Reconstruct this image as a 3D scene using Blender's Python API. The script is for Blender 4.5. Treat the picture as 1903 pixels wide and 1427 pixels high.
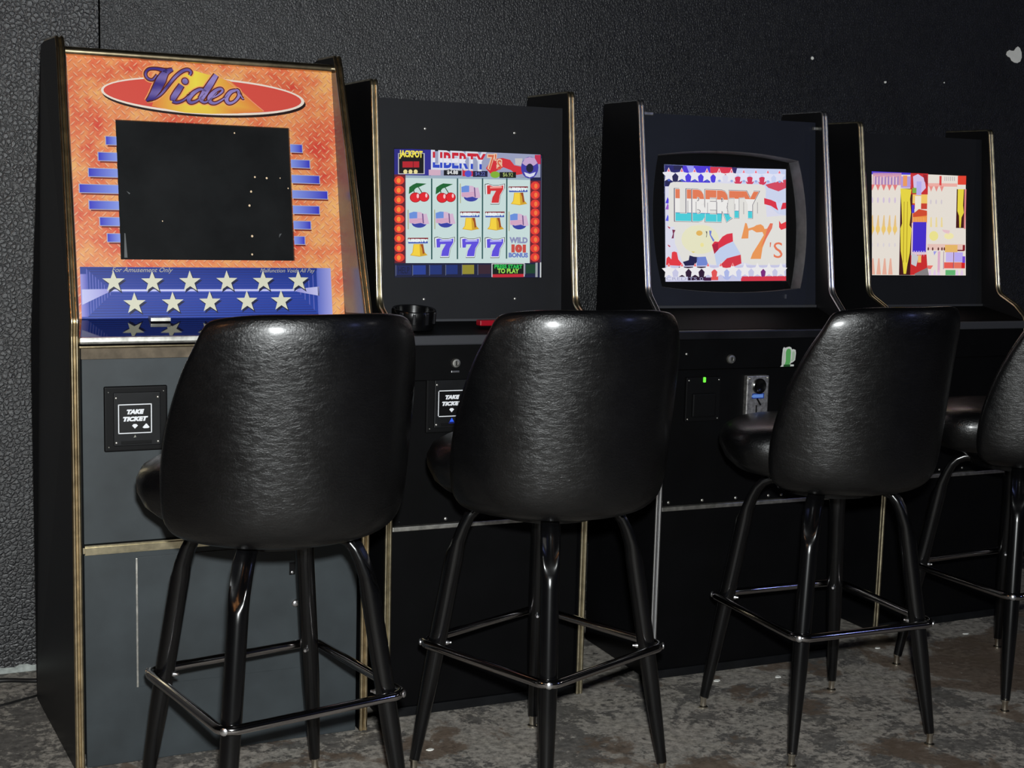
import bpy, bmesh, math, random
from mathutils import Vector, Matrix
random.seed(7)
for o in list(bpy.data.objects): bpy.data.objects.remove(o)
scene = bpy.context.scene
COL = scene.collection
PI = math.pi

# ------------------------------------------------------------------ camera
C = Vector((-0.34002, -3.70894, 1.25710))
R_ = Vector((0.91223302, -0.40880156, 0.02668713))
U_ = Vector((0.02890481, 0.1292072, 0.99119625))
F_ = Vector((0.40865074, 0.90343056, -0.12968341))
cd = bpy.data.cameras.new('camera'); cam = bpy.data.objects.new('camera', cd); COL.objects.link(cam)
cd.sensor_fit = 'HORIZONTAL'; cd.sensor_width = 36.0; cd.lens = 2554.43 / 1903 * 36.0
cd.clip_start = 0.05; cd.clip_end = 60
cam.matrix_world = Matrix(((R_.x, U_.x, -F_.x, C.x), (R_.y, U_.y, -F_.y, C.y), (R_.z, U_.z, -F_.z, C.z), (0, 0, 0, 1)))
scene.camera = cam

# ------------------------------------------------------------------ world, lights, exposure
w = bpy.data.worlds.new('world'); scene.world = w; w.use_nodes = True
w.node_tree.nodes['Background'].inputs[0].default_value = (0.55, 0.6, 0.75, 1)
w.node_tree.nodes['Background'].inputs[1].default_value = 0.004
def lamp(name, kind, loc, energy, color=(1, 1, 1), size=0.05, target=None):
    l = bpy.data.lights.new(name, kind); l.energy = energy; l.color = color
    if kind == 'AREA': l.shape = 'DISK'; l.size = size
    else: l.shadow_soft_size = size
    o = bpy.data.objects.new(name, l); COL.objects.link(o); o.location = loc
    if target is not None:
        o.rotation_euler = (Vector(target) - Vector(loc)).to_track_quat('-Z', 'Y').to_euler()
    return o
# the flash on the camera, just above the lens
fl = C + U_ * 0.13 + R_ * 0.03 - F_ * 0.02
lamp('camera_flash', 'AREA', fl, 106, (0.965, 1.0, 1.0), 0.06, fl + F_)
# dim coloured bar lamps elsewhere in the room, behind the photographer
lamp('amber_room_lamp', 'POINT', (-2.3, -2.6, 2.5), 16, (1.0, 0.42, 0.14), 0.10)
lamp('blue_room_lamp', 'POINT', (4.2, -4.6, 2.3), 22, (0.35, 0.42, 1.0), 0.10)
lamp('white_room_lamp', 'POINT', (5.2, -3.4, 2.4), 9, (1.0, 0.95, 0.9), 0.08)
vs = scene.view_settings
scene.display_settings.display_device = 'sRGB'
vs.view_transform = 'Standard'; vs.look = 'None'; vs.exposure = 0.0; vs.gamma = 1.0; vs.use_curve_mapping = False

# ------------------------------------------------------------------ helpers
def lin(c):
    c = c / 255.0
    return c / 12.92 if c <= 0.04045 else ((c + 0.055) / 1.055) ** 2.4
def rgb(r, g, b, a=1.0): return (lin(r), lin(g), lin(b), a)

class N:                                   # tiny expression builder for shader maths
    def __init__(s, nt, sock): s.nt, s.s = nt, sock
    def op(s, o, *args, clamp=False):
        n = s.nt.nodes.new('ShaderNodeMath'); n.operation = o; n.use_clamp = clamp
        for i, a in enumerate((s,) + args):
            if isinstance(a, N): s.nt.links.new(a.s, n.inputs[i])
            else: n.inputs[i].default_value = a
        return N(s.nt, n.outputs[0])
    def __add__(s, o): return s.op('ADD', o)
    def __sub__(s, o): return s.op('SUBTRACT', o)
    def __mul__(s, o): return s.op('MULTIPLY', o)
    def floor(s): return s.op('FLOOR')
    def frac(s): return s.op('FRACT')
    def abs(s): return s.op('ABSOLUTE')
    def lt(s, v): return s.op('LESS_THAN', v)
    def gt(s, v): return s.op('GREATER_THAN', v)
    def sstep(s, a, b):
        n = s.nt.nodes.new('ShaderNodeMapRange'); n.interpolation_type = 'SMOOTHSTEP'
        s.nt.links.new(s.s, n.inputs['Value']); n.inputs['From Min'].default_value = a; n.inputs['From Max'].default_value = b
        return N(s.nt, n.outputs['Result'])

class Mat:
    def __init__(s, name):
        s.m = bpy.data.materials.new(name); s.m.use_nodes = True; s.nt = s.m.node_tree
        s.b = s.nt.nodes['Principled BSDF']
    def set(s, **k):
        for key, v in k.items():
            s.b.inputs[key.replace('_', ' ')].default_value = v
        return s
    def coord(s, kind='Object'):
        if not hasattr(s, 'tc'): s.tc = s.nt.nodes.new('ShaderNodeTexCoord')
        return s.tc.outputs[kind]
    def mapping(s, scale=(1, 1, 1), kind='Object', rot=(0, 0, 0)):
        n = s.nt.nodes.new('ShaderNodeMapping'); n.inputs['Scale'].default_value = scale; n.inputs['Rotation'].default_value = rot
        s.nt.links.new(s.coord(kind), n.inputs[0]); return n.outputs[0]
    def noise(s, scale, detail=4, rough=0.55, vec=None, dist=0.0):
        n = s.nt.nodes.new('ShaderNodeTexNoise'); n.inputs['Scale'].default_value = scale
        n.inputs['Detail'].default_value = detail; n.inputs['Roughness'].default_value = rough; n.inputs['Distortion'].default_value = dist
        s.nt.links.new(vec if vec is not None else s.coord(), n.inputs['Vector']); return N(s.nt, n.outputs[0])
    def voronoi(s, scale, feature='F1', vec=None, rnd=1.0):
        n = s.nt.nodes.new('ShaderNodeTexVoronoi'); n.feature = feature; n.inputs['Scale'].default_value = scale; n.inputs['Randomness'].default_value = rnd
        s.nt.links.new(vec if vec is not None else s.coord(), n.inputs['Vector']); return N(s.nt, n.outputs['Distance'])
    def ramp(s, fac, stops):
        n = s.nt.nodes.new('ShaderNodeValToRGB'); el = n.color_ramp.elements
        while len(el) < len(stops): el.new(0.5)
        for e, (p, c) in zip(el, stops): e.position = p; e.color = c
        s.nt.links.new(fac.s, n.inputs[0]); return n.outputs[0]
    def mix(s, fac, a, b):
        n = s.nt.nodes.new('ShaderNodeMix'); n.data_type = 'RGBA'
        if isinstance(fac, N): s.nt.links.new(fac.s, n.inputs[0])
        else: n.inputs[0].default_value = fac
        for i, c in ((6, a), (7, b)):
            if isinstance(c, tuple): n.inputs[i].default_value = c
            else: s.nt.links.new(c, n.inputs[i])
        return n.outputs[2]
    def link(s, sock, inp):
        s.nt.links.new(sock.s if isinstance(sock, N) else sock, s.b.inputs[inp]); return s
    def bump(s, height, strength=0.3, dist=0.002):
        n = s.nt.nodes.new('ShaderNodeBump'); n.inputs['Strength'].default_value = strength; n.inputs['Distance'].default_value = dist
        s.nt.links.new(height.s, n.inputs['Height']); s.nt.links.new(n.outputs[0], s.b.inputs['Normal']); return s

M = {}
def plain(name, col, rough=0.5, metal=0.0, spec=0.5, vary=0.0, vscale=20, bump=0.0, bscale=200):
    m = Mat(name); m.set(Roughness=rough, Metallic=metal, Base_Color=col); m.b.inputs['Specular IOR Level'].default_value = spec
    if vary:
        nz = m.noise(vscale, 5)
        lo = tuple(c * (1 - vary) for c in col[:3]) + (1,); hi = tuple(min(1, c * (1 + vary)) for c in col[:3]) + (1,)
        m.link(m.ramp(nz, [(0.3, lo), (0.7, hi)]), 'Base Color')
    if bump: m.bump(m.noise(bscale, 3), bump, 0.001)
    M[name] = m.m; return m

# ---- wall: thick glossy black paint over coarse stipple
for wname, vs_, ew, groove, spc in (('wall_paint_coarse', 84, 0.75, rgb(9, 9, 11), 1.0), ('wall_paint', 128, 0.40, rgb(15, 16, 18), 0.8)):
    m = Mat(wname); m.b.inputs['Specular IOR Level'].default_value = spc
    nw = m.noise(55, 4, 0.6); wv = m.nt.nodes.new('ShaderNodeVectorMath'); wv.operation = 'MULTIPLY_ADD'
    m.nt.links.new(nw.s, wv.inputs[0]); wv.inputs[1].default_value = (0.014, 0.014, 0.014); m.nt.links.new(m.coord(), wv.inputs[2])
    ed = m.voronoi(vs_, 'DISTANCE_TO_EDGE', wv.outputs[0]).sstep(0.0, 0.22); cell = m.voronoi(vs_, 'F1', wv.outputs[0])
    h = ed * ew + m.noise(170, 5, 0.7) * 1.0 + m.noise(34, 5, 0.65) * 1.1 + cell * -0.25
    m.bump(h, 0.45, 0.0036)
    m.link(m.mix(ed, groove, m.ramp(m.noise(5.0, 5), [(0.35, rgb(17, 18, 21)), (0.7, rgb(29, 31, 35))])), 'Base Color')
    m.link(m.ramp(m.noise(40, 5, 0.65), [(0.3, (0.30, 0.30, 0.30, 1)), (0.7, (0.48, 0.48, 0.48, 1))]), 'Roughness')
    M[wname] = m.m
# ---- floor: worn concrete under flaking dark paint, brown stains
m = Mat('worn_concrete'); m.set(Roughness=0.6)
nA = m.noise(4.2, 14, 0.78, dist=0.3); nB = m.noise(48, 10, 0.78); nC = m.noise(3.0, 9, 0.66, dist=0.3); nD = m.noise(120, 4, 0.7)
sp = m.nt.nodes.new('ShaderNodeSeparateXYZ'); m.nt.links.new(m.coord(), sp.inputs[0]); fx, fy = N(m.nt, sp.outputs[0]), N(m.nt, sp.outputs[1])
patch = (nA + nB * 0.30 - 0.15).sstep(0.455, 0.495)
grey = m.mix(nB.sstep(0.28, 0.72), rgb(96, 93, 88), rgb(194, 187, 176)); dark = m.mix(nB.sstep(0.25, 0.75), rgb(66, 64, 62), rgb(136, 132, 126))
c1 = m.mix(patch, dark, grey)
stain = (((fx - 2.55) * 1.3).op('POWER', 2.0) + ((fy + 0.85) * 2.2).op('POWER', 2.0)).op('SQRT')      # rust stain right of the stools
brown = (nC + nB * 0.18 - stain.sstep(0.25, 1.1) * 0.13 + 0.06).sstep(0.585, 0.625)
c2 = m.mix(brown * 0.85, c1, m.mix(nB, rgb(68, 58, 49), rgb(128, 108, 90)))
spk = (m.noise(58, 3, 0.55)).sstep(0.69, 0.73)
c3 = m.mix(spk * 0.6, c2, rgb(206, 204, 196))
m.link(c3, 'Base Color'); m.bump(patch * 0.7 + nB * 0.7 + nD * 0.3, 0.6, 0.004)
m.link(m.ramp(nB, [(0.3, (0.45, 0.45, 0.45, 1)), (0.7, (0.75, 0.75, 0.75, 1))]), 'Roughness')
M['floor'] = m.m
# ---- vinyl of the stools: fine crinkled grain
m = Mat('black_vinyl'); m.set(Base_Color=rgb(5, 5, 6)); m.b.inputs['Specular IOR Level'].default_value = 0.42
vec = m.mapping((44, 44, 105)); r1 = m.noise(1.0, 7, 0.66, vec, 1.6); v2 = m.voronoi(260, 'F1')
big = m.noise(7, 3)
m.bump(r1 * 1.2 + v2 * 0.25 + big * 0.2, 0.40, 0.0020)
m.set(Coat_Weight=0.35, Coat_Roughness=0.20)
m.link(m.ramp(m.noise(16, 6, 0.65), [(0.3, (0.27, 0.27, 0.27, 1)), (0.72, (0.40, 0.40, 0.40, 1))]), 'Roughness')
M['vinyl'] = m.m
plain('satin_black_metal', rgb(7, 7, 8), 0.22, 0, 0.5, 0.2, 30)
plain('dark_chrome', (0.42, 0.40, 0.40, 1), 0.13, 1.0, bump=0.08, bscale=60)
plain('chrome', (0.80, 0.80, 0.82, 1), 0.30, 1.0)
plain('nickel', (0.72, 0.66, 0.55, 1), 0.25, 1.0)
plain('brass_trim', (0.74, 0.60, 0.38, 1), 0.24, 1.0, vary=0.3, vscale=40)
plain('old_gold_trim', (0.62, 0.55, 0.38, 1), 0.28, 1.0, vary=0.3, vscale=40)
plain('silver_trim', (0.70, 0.71, 0.73, 1), 0.26, 1.0)
plain('worn_aluminium', (0.55, 0.54, 0.50, 1), 0.42, 1.0, vary=0.35, vscale=60)
plain('black_laminate', rgb(12, 12, 14), 0.45, 0, 0.3, 0.25, 6)
plain('grey_laminate', rgb(88, 86, 90), 0.24, 0, 0.6, 0.3, 8)  # lighter glossy grey used only on the first machine's inner side faces
plain('gloss_laminate', rgb(24, 24, 27), 0.25, 0, 0.7, 0.3, 10)
plain('grey_panel', rgb(50, 56, 59), 0.55, 0, 0.4, 0.26, 7, 0.15, 40)
plain('black_panel', rgb(5, 5, 6), 0.6, 0, 0.10, 0.3, 8, 0.12, 60)
plain('charcoal_panel', rgb(22, 23, 27), 0.62, 0, 0.28, 0.12, 8, 0.08, 300)
plain('navy_charcoal_panel', rgb(22, 25, 36), 0.62, 0, 0.3, 0.12, 8, 0.08, 300)
plain('moulded_black', rgb(78, 78, 80), 0.6, 0, 0.4, 0.3, 30, 0.3, 350)
plain('black_plastic', rgb(7, 7, 8), 0.55, 0, 0.16)
plain('seam_shadow_black', rgb(2, 2, 2), 0.95, 0, 0.0)
plain('satin_plate', rgb(16, 17, 19), 0.5, 0, 0.22, 0.25, 30)
plain('control_acrylic', rgb(20, 19, 24), 0.05, 0, 0.9)
plain('smoked_glass', rgb(30, 31, 32), 0.16, 0, 0.5, 0.25, 8)
plain('lip_grey', rgb(52, 53, 57), 0.5)
plain('raw_board', rgb(98, 88, 74), 0.8, 0, 0.3, 0.35, 30)
plain('red_plastic', rgb(150, 12, 30), 0.3)
plain('cast_metal', (0.60, 0.59, 0.57, 1), 0.48, 1.0, vary=0.45, vscale=90, bump=0.5, bscale=160)
plain('white_plaster', rgb(235, 235, 228), 0.8, vary=0.08)
plain('bare_strip', rgb(165, 172, 168), 0.8, vary=0.3, vscale=60)
plain('cable_rubber', rgb(12, 12, 12), 0.5)
def attr_mat(name, emit):
    m = Mat(name); a = m.nt.nodes.new('ShaderNodeVertexColor'); a.layer_name = 'Col'
    if emit:
        m.set(Base_Color=(0.01, 0.01, 0.01, 1), Roughness=0.3)
        m.link(a.outputs[0], 'Emission Color'); m.b.inputs['Emission Strength'].default_value = 1.0
    else:
        m.link(a.outputs[0], 'Base Color'); m.set(Roughness=0.38); m.b.inputs['Specular IOR Level'].default_value = 0.35
    M[name] = m.m
attr_mat('print', False); attr_mat('display', True)
# ---- orange tread-plate print behind the marquee
m = Mat('tread_plate_print'); m.set(Roughness=0.38); m.b.inputs['Specular IOR Level'].default_value = 0.35
sp = m.nt.nodes.new('ShaderNodeSeparateXYZ'); m.nt.links.new(m.coord('UV'), sp.inputs[0])
x, y = N(m.nt, sp.outputs[0]), N(m.nt, sp.outputs[1])
k = 1 / 0.0142 * 0.7071
a, b = (x + y) * k, (x - y) * k
par = ((a.floor() + b.floor()) * 0.5).frac().gt(0.25)
fa, fb = (a.frac() - 0.5), (b.frac() - 0.5)
inv = par * -1.0 + 1.0
def stroke(da, db):
    al, ac = fa + da, fb + db
    along = (al * par + ac * inv).abs(); across = (ac * par + al * inv).abs()
    return (along * 1.05).op('POWER', 2.0) * 1.0 + (across * 4.6).op('POWER', 2.0)
st = stroke(0, 0).sstep(0.30, 0.16); sh = stroke(0.06, -0.06).sstep(0.34, 0.18)
uv3 = m.coord('UV')
n1 = m.noise(9, 4, 0.6, uv3); n2 = m.noise(55, 4, 0.65, uv3)
base = m.ramp(n1 + n2 * 0.25 - 0.12, [(0.34, rgb(212, 72, 56)), (0.47, rgb(226, 124, 80)), (0.63, rgb(234, 172, 104))])
shc = m.mix(sh * 0.55, base, rgb(150, 44, 30)); fin = m.mix(st * 0.62, shc, rgb(245, 190, 150))
m.link(fin, 'Base Color'); M['tread'] = m.m

# ------------------------------------------------------------------ mesh builders
def finish(name, bm, mat, parent=None, smooth=False, label=None, kind=None, angle=None):
    me = bpy.data.meshes.new(name)
    bmesh.ops.recalc_face_normals(bm, faces=bm.faces)
    bm.to_mesh(me); bm.free()
    for mt in (mat if isinstance(mat, (list, tuple)) else [mat]): me.materials.append(M[mt])
    if smooth:
        for p in me.polygons: p.use_smooth = True
        if angle: me.set_sharp_from_angle(angle=math.radians(angle))
    o = bpy.data.objects.new(name, me); COL.objects.link(o)
    if parent is not None: o.parent = parent
    if label: o['label'] = label
    if kind: o['kind'] = kind
    return o
def box(bm, x0, x1, y0, y1, z0, z1, bevel=0.0, seg=2):
    r = bmesh.ops.create_cube(bm, size=1.0)
    for v in r['verts']:
        v.co = Vector((x0 + (v.co.x + .5) * (x1 - x0), y0 + (v.co.y + .5) * (y1 - y0), z0 + (v.co.z + .5) * (z1 - z0)))
    if bevel:
        es = list({e for v in r['verts'] for e in v.link_edges})
        bmesh.ops.bevel(bm, geom=es, offset=bevel, segments=seg, affect='EDGES', profile=0.6)
def boxo(name, x0, x1, y0, y1, z0, z1, mat, parent, bevel=0.0015, label=None):
    bm = bmesh.new(); box(bm, x0, x1, y0, y1, z0, z1, bevel); return finish(name, bm, mat, parent, label=label)
def lathe(bm, prof, mtx=Matrix(), n=24, rfun=None):
    rings = []
    for r, z in prof:
        rings.append([bm.verts.new(mtx @ Vector((r * (rfun(2 * PI * i / n) if rfun else 1) * math.cos(2 * PI * i / n), r * (rfun(2 * PI * i / n) if rfun else 1) * math.sin(2 * PI * i / n), z))) for i in range(n)])
    for a, b in zip(rings, rings[1:]):
        for i in range(n): bm.faces.new((a[i], a[(i + 1) % n], b[(i + 1) % n], b[i]))
    bm.faces.new(rings[0][::-1]); bm.faces.new(rings[-1])
def tube(bm, pts, rad, n=12, closed=False, flat=None, dent=None):
    pts = [Vector(p) for p in pts]; L = len(pts); rings = []; up0 = None
    for i, p in enumerate(pts):
        if closed: t = (pts[(i + 1) % L] - pts[i - 1]).normalized()
        else: t = (pts[min(i + 1, L - 1)] - pts[max(i - 1, 0)]).normalized()
        side = t.cross(Vector((0, 0, 1))) if up0 is None else up0 - t * up0.dot(t)
        if side.length < 1e-4: side = Vector((0, 1, 0)) - t * t.y
        side.normalize(); up0 = side
        other = t.cross(side); r = rad[i] if isinstance(rad, (list, tuple)) else rad
        fs, fo = flat[i] if flat else (1, 1)
        dn = dent[i] if dent else 0.0
        def off(k):
            c, q = math.cos(2 * PI * k / n), math.sin(2 * PI * k / n)
            if q < 0: q *= 1 - dn * 1.5 * max(0, 1 - (c / .8) ** 2)
            return side * (c * r * fs) + other * (q * r * fo)
        rings.append([bm.verts.new(p + off(k)) for k in range(n)])
    for i in range(L if closed else L - 1):
        a, b = rings[i], rings[(i + 1) % L]
        for k in range(n): bm.faces.new((a[k], a[(k + 1) % n], b[(k + 1) % n], b[k]))
    if not closed: bm.faces.new(rings[0][::-1]); bm.faces.new(rings[-1])
def fillet(pts, rads, seg=6):
    out = [Vector(pts[0])]
    for i in range(1, len(pts) - 1):
        p, a, b = Vector(pts[i]), Vector(pts[i - 1]), Vector(pts[i + 1]); r = rads[i]
        if r <= 0: out.append(p); continue
        d1, d2 = (a - p).normalized(), (b - p).normalized(); half = d1.angle(d2) / 2
        t = min(r / math.tan(half), (a - p).length * .48, (b - p).length * .48)
        s, e = p + d1 * t, p + d2 * t
        for k in range(seg + 1):
            u = k / seg; out.append(s * (1 - u) ** 2 + p * (2 * u * (1 - u)) + e * u ** 2)
    out.append(Vector(pts[-1])); return out
def screw(name, x, y, z, r, parent, mat='worn_aluminium', depth=0.003, nrm='y'):
    bm = bmesh.new()
    mtx = Matrix.Translation((x, y, z)) @ Matrix.Rotation(PI / 2, 4, 'X')
    lathe(bm, [(r, 0), (r * .95, depth * .5), (r * .6, depth * .9), (r * .2, depth)], mtx, 12)
    return finish(name, bm, mat, parent, True, angle=50)

class Canvas:                               # thin printed / displayed shapes on a flat panel
    def __init__(s, o, ex, ey, step=0.00015):
        s.o, s.ex, s.ey = Vector(o), Vector(ex), Vector(ey); s.n = s.ex.cross(s.ey).normalized(); s.step = step
        s.bm = bmesh.new(); s.cl = s.bm.loops.layers.float_color.new('Col'); s.z = 0
    def P(s, x, y, z): return s.o + s.ex * x + s.ey * y + s.n * (z * s.step)
    def poly(s, pts, col, z=None):
        z = s.z if z is None else z
        try: f = s.bm.faces.new([s.bm.verts.new(s.P(p[0], p[1], z)) for p in pts])
        except ValueError: return
        f.normal_update()
        if f.normal.dot(s.n) < 0: f.normal_flip()
        for lp in f.loops:
            c = col
            if callable(col):
                d = lp.vert.co - s.o
                c = col(d.dot(s.ex) / s.ex.length_squared, d.dot(s.ey) / s.ey.length_squared)
            lp[s.cl] = c
    def rect(s, x0, y0, x1, y1, col, z=None): s.poly([(x0, y0), (x1, y0), (x1, y1), (x0, y1)], col, z)
    def disc(s, x, y, rx, ry, col, z=None, n=24): s.poly([(x + rx * math.cos(2 * PI * i / n), y + ry * math.sin(2 * PI * i / n)) for i in range(n)], col, z)
    def star(s, x, y, r, col, z=None, ry=None, q=0.40):
        ry = ry or r
        s.poly([(x + (r if i % 2 == 0 else r * q) * math.sin(PI * i / 5), y + (ry if i % 2 == 0 else ry * q) * math.cos(PI * i / 5)) for i in range(10)], col, z)
    def line(s, pts, wd, col, z=None):      # variable-width brush stroke
        pts = [Vector((p[0], p[1])) for p in pts]; L, Rr = [], []
        for i, p in enumerate(pts):
            t = (pts[min(i + 1, len(pts) - 1)] - pts[max(i - 1, 0)]).normalized(); nn = Vector((-t.y, t.x))
            ww = (wd[i] if isinstance(wd, (list, tuple)) else wd) / 2
            L.append(p + nn * ww); Rr.append(p - nn * ww)
        for i in range(len(pts) - 1):
            s.poly([L[i], L[i + 1], Rr[i + 1], Rr[i]], col, z)
    def text(s, txt, x0, y0, x1, y1, col, z=None, shear=0.0, offset=0.0, bands=None, warp=None):
        z = s.z if z is None else z
        cu = bpy.data.curves.new('t', 'FONT'); cu.body = txt; cu.shear = shear; cu.offset = offset; cu.resolution_u = 3
        ob = bpy.data.objects.new('t', cu); COL.objects.link(ob)
        dg = bpy.context.evaluated_depsgraph_get(); me = ob.evaluated_get(dg).to_mesh()
        vs_ = [v.co.copy() for v in me.vertices]; fs = [tuple(p.vertices) for p in me.polygons]
        ob.evaluated_get(dg).to_mesh_clear(); bpy.data.objects.remove(ob); bpy.data.curves.remove(cu)
        if not vs_: return
        ax, bx = min(v.x for v in vs_), max(v.x for v in vs_); ay, by = min(v.y for v in vs_), max(v.y for v in vs_)
        tb = bmesh.new(); V = [tb.verts.new(((v.x - ax) / (bx - ax), (v.y - ay) / (by - ay), 0)) for v in vs_]
        for f in fs:
            try: tb.faces.new([V[i] for i in f])
            except ValueError: pass
        for (h, _) in (bands or [])[:-1]:
            bmesh.ops.bisect_plane(tb, geom=tb.verts[:] + tb.edges[:] + tb.faces[:], plane_co=(0, h, 0), plane_no=(0, 1, 0))
        for f in tb.faces:
            c = col
            if bands:
                cy = sum(v.co.y for v in f.verts) / len(f.verts)
                c = next((cc for hh, cc in bands if cy <= hh + 1e-4), bands[-1][1])
            pts = []
            for v in f.verts:
                ux, uy = v.co.x, v.co.y
                if warp: ux, uy = warp(ux, uy)
                pts.append((x0 + ux * (x1 - x0), y0 + uy * (y1 - y0)))
            s.poly(pts, c, z)
        tb.free()
    def build(s, name, mat, parent, label=None, kind=None):
        me = bpy.data.meshes.new(name); s.bm.to_mesh(me); s.bm.free(); me.materials.append(M[mat])
        o = bpy.data.objects.new(name, me); COL.objects.link(o); o.parent = parent
        if label: o['label'] = label
        if kind: o['kind'] = kind
        return o
def empty(name, loc, rz, label, cat, group=None):
    o = bpy.data.objects.new(name, None); o.empty_display_size = 0.1; COL.objects.link(o)
    o.location = loc; o.rotation_euler = (0, 0, rz); o['label'] = label; o['category'] = cat
    if group: o['group'] = group
    return o
def tag(o, label, cat, group=None):
    o['label'] = label; o['category'] = cat
    if group: o['group'] = group
    return o

# ------------------------------------------------------------------ setting
bm = bmesh.new(); box(bm, -4, 8, -6.5, 0.3, -0.1, 0.0); fo = finish('floor', bm, 'floor'); fo['kind'] = 'structure'
bm = bmesh.new(); box(bm, -4, 8, 0.0050, 0.2, 0.0, 3.4); wo = finish('wall_back', bm, 'seam_shadow_black'); wo['kind'] = 'structure'
for x0, x1 in ((-4, 0.1560), (0.1600, 8)):
    bm = bmesh.new(); box(bm, x0, x1, 0.0, 0.0050, 0.0, 3.4, 0.0012); finish('wall_panel', bm, 'wall_paint_coarse' if x0 < -1 else 'wall_paint', wo)
# ragged unpainted strip along the wall's foot
bm = bmesh.new(); top = []; bot = []
xx = -3.0
while xx < 0.12:
    top.append(bm.verts.new((xx, -0.002, 0.016 + random.uniform(-.003, .005)))); bot.append(bm.verts.new((xx, -0.004, 0.0))); xx += random.uniform(.006, .016)
for i in range(len(top) - 1): bm.faces.new((bot[i], bot[i + 1], top[i + 1], top[i]))
g = bmesh.ops.extrude_face_region(bm, geom=bm.faces[:])
for v in g['geom']:
    if isinstance(v, bmesh.types.BMVert): v.co.y += 0.004
finish('unpainted_strip', bm, 'bare_strip', wo, label='ragged pale strip of bare wall left unpainted along the floor')
# bare plaster chip and small specks in the black paint
def chip(name, cx, cz, pts, mat='white_plaster', label=None):
    bm = bmesh.new(); f = bm.faces.new([bm.verts.new((cx + a, -0.0012, cz + b)) for a, b in pts])
    g = bmesh.ops.extrude_face_region(bm, geom=[f])
    for v in g['geom']:
        if isinstance(v, bmesh.types.BMVert): v.co.y += 0.0035
    return finish(name, bm, mat, wo, label=label)
px = [(1890, 85), (1894, 88), (1897, 96), (1898, 106), (1896, 114), (1891, 117.5), (1886, 117), (1881, 114), (1878, 108), (1874, 106.5), (1871, 103), (1872, 97), (1876, 93.5), (1880, 94.5), (1884, 94), (1887, 88)]
chip('paint_chip', 3.198, 1.815, [((a - 1885) * .0026, (100 - b) * .00172) for a, b in px], label='white chip of bare plaster in the black wall paint')
for cx, cz, r in ((2.36, 1.745, .006), (2.654, 1.687, .005), (1.36, 1.42, .004), (2.9, 1.70, .003)):
    chip('paint_chip', cx, cz, [(r * math.cos(t) * random.uniform(.6, 1.2), r * math.sin(t) * random.uniform(.6, 1.2)) for t in [2 * PI * i / 8 for i in range(8)]])

# ------------------------------------------------------------------ cabinets
def panel_bezel(name, o, d, X0, X1, S0, S1, hole, mat, parent, thick=0.008):
    """flat facing board with an opening; hole is a loop of (X,S) points"""
    n = Vector((0, -d.z, d.y))
    P = lambda X, S, dep=0: Vector((X, o.y + d.y * S + dep * d.z, o.z + d.z * S - dep * d.y))
    bm = bmesh.new(); uv = bm.loops.layers.uv.new('UVMap')
    cx, cs = sum(h[0] for h in hole) / len(hole), sum(h[1] for h in hole) / len(hole)
    if len(hole) == 4: outer = [(X0, S0), (X1, S0), (X1, S1), (X0, S1)]
    else:
        outer = []
        for hx, hs in hole:
            dx, ds = hx - cx, hs - cs
            k = min(((X1 - cx) / dx if dx > 0 else (X0 - cx) / dx) if abs(dx) > 1e-6 else 9, ((S1 - cs) / ds if ds > 0 else (S0 - cs) / ds) if abs(ds) > 1e-6 else 9)
            outer.append((cx + dx * k, cs + ds * k))
        for cxn, csn in ((X0, S0), (X1, S0), (X1, S1), (X0, S1)):
            i = min(range(len(outer)), key=lambda q: (outer[q][0] - cxn) ** 2 + (outer[q][1] - csn) ** 2); outer[i] = (cxn, csn)
    L = len(hole)
    rows = [[bm.verts.new(P(X, S, dep)) for X, S in loop] for loop, dep in ((outer, thick), (outer, 0), (hole, 0), (hole, thick))]
    co = {}
    for row, loop in zip(rows, (outer, outer, hole, hole)):
        for v, c in zip(row, loop): co[v] = c
    for a, b in zip(rows, rows[1:] + rows[:1]):
        for i in range(L):
            f = bm.faces.new((a[i], a[(i + 1) % L], b[(i + 1) % L], b[i]))
            for lp in f.loops: lp[uv].uv = co[lp.vert]
    return finish(name, bm, mat, parent), P, n
def rect_loop(x0, s0, x1, s1): return [(x0, s0), (x1, s0), (x1, s1), (x0, s1)]
def quad_slab(name, pts, thick_vec, mat, parent, label=None, bevel=0.0):
    bm = bmesh.new(); f = bm.faces.new([bm.verts.new(p) for p in pts])
    g = bmesh.ops.extrude_face_region(bm, geom=[f])
    for v in g['geom']:
        if isinstance(v, bmesh.types.BMVert): v.co += Vector(thick_vec)
    if bevel: bmesh.ops.bevel(bm, geom=bm.edges[:], offset=bevel, segments=2, affect='EDGES')
    return finish(name, bm, mat, parent, label=label)

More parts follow.
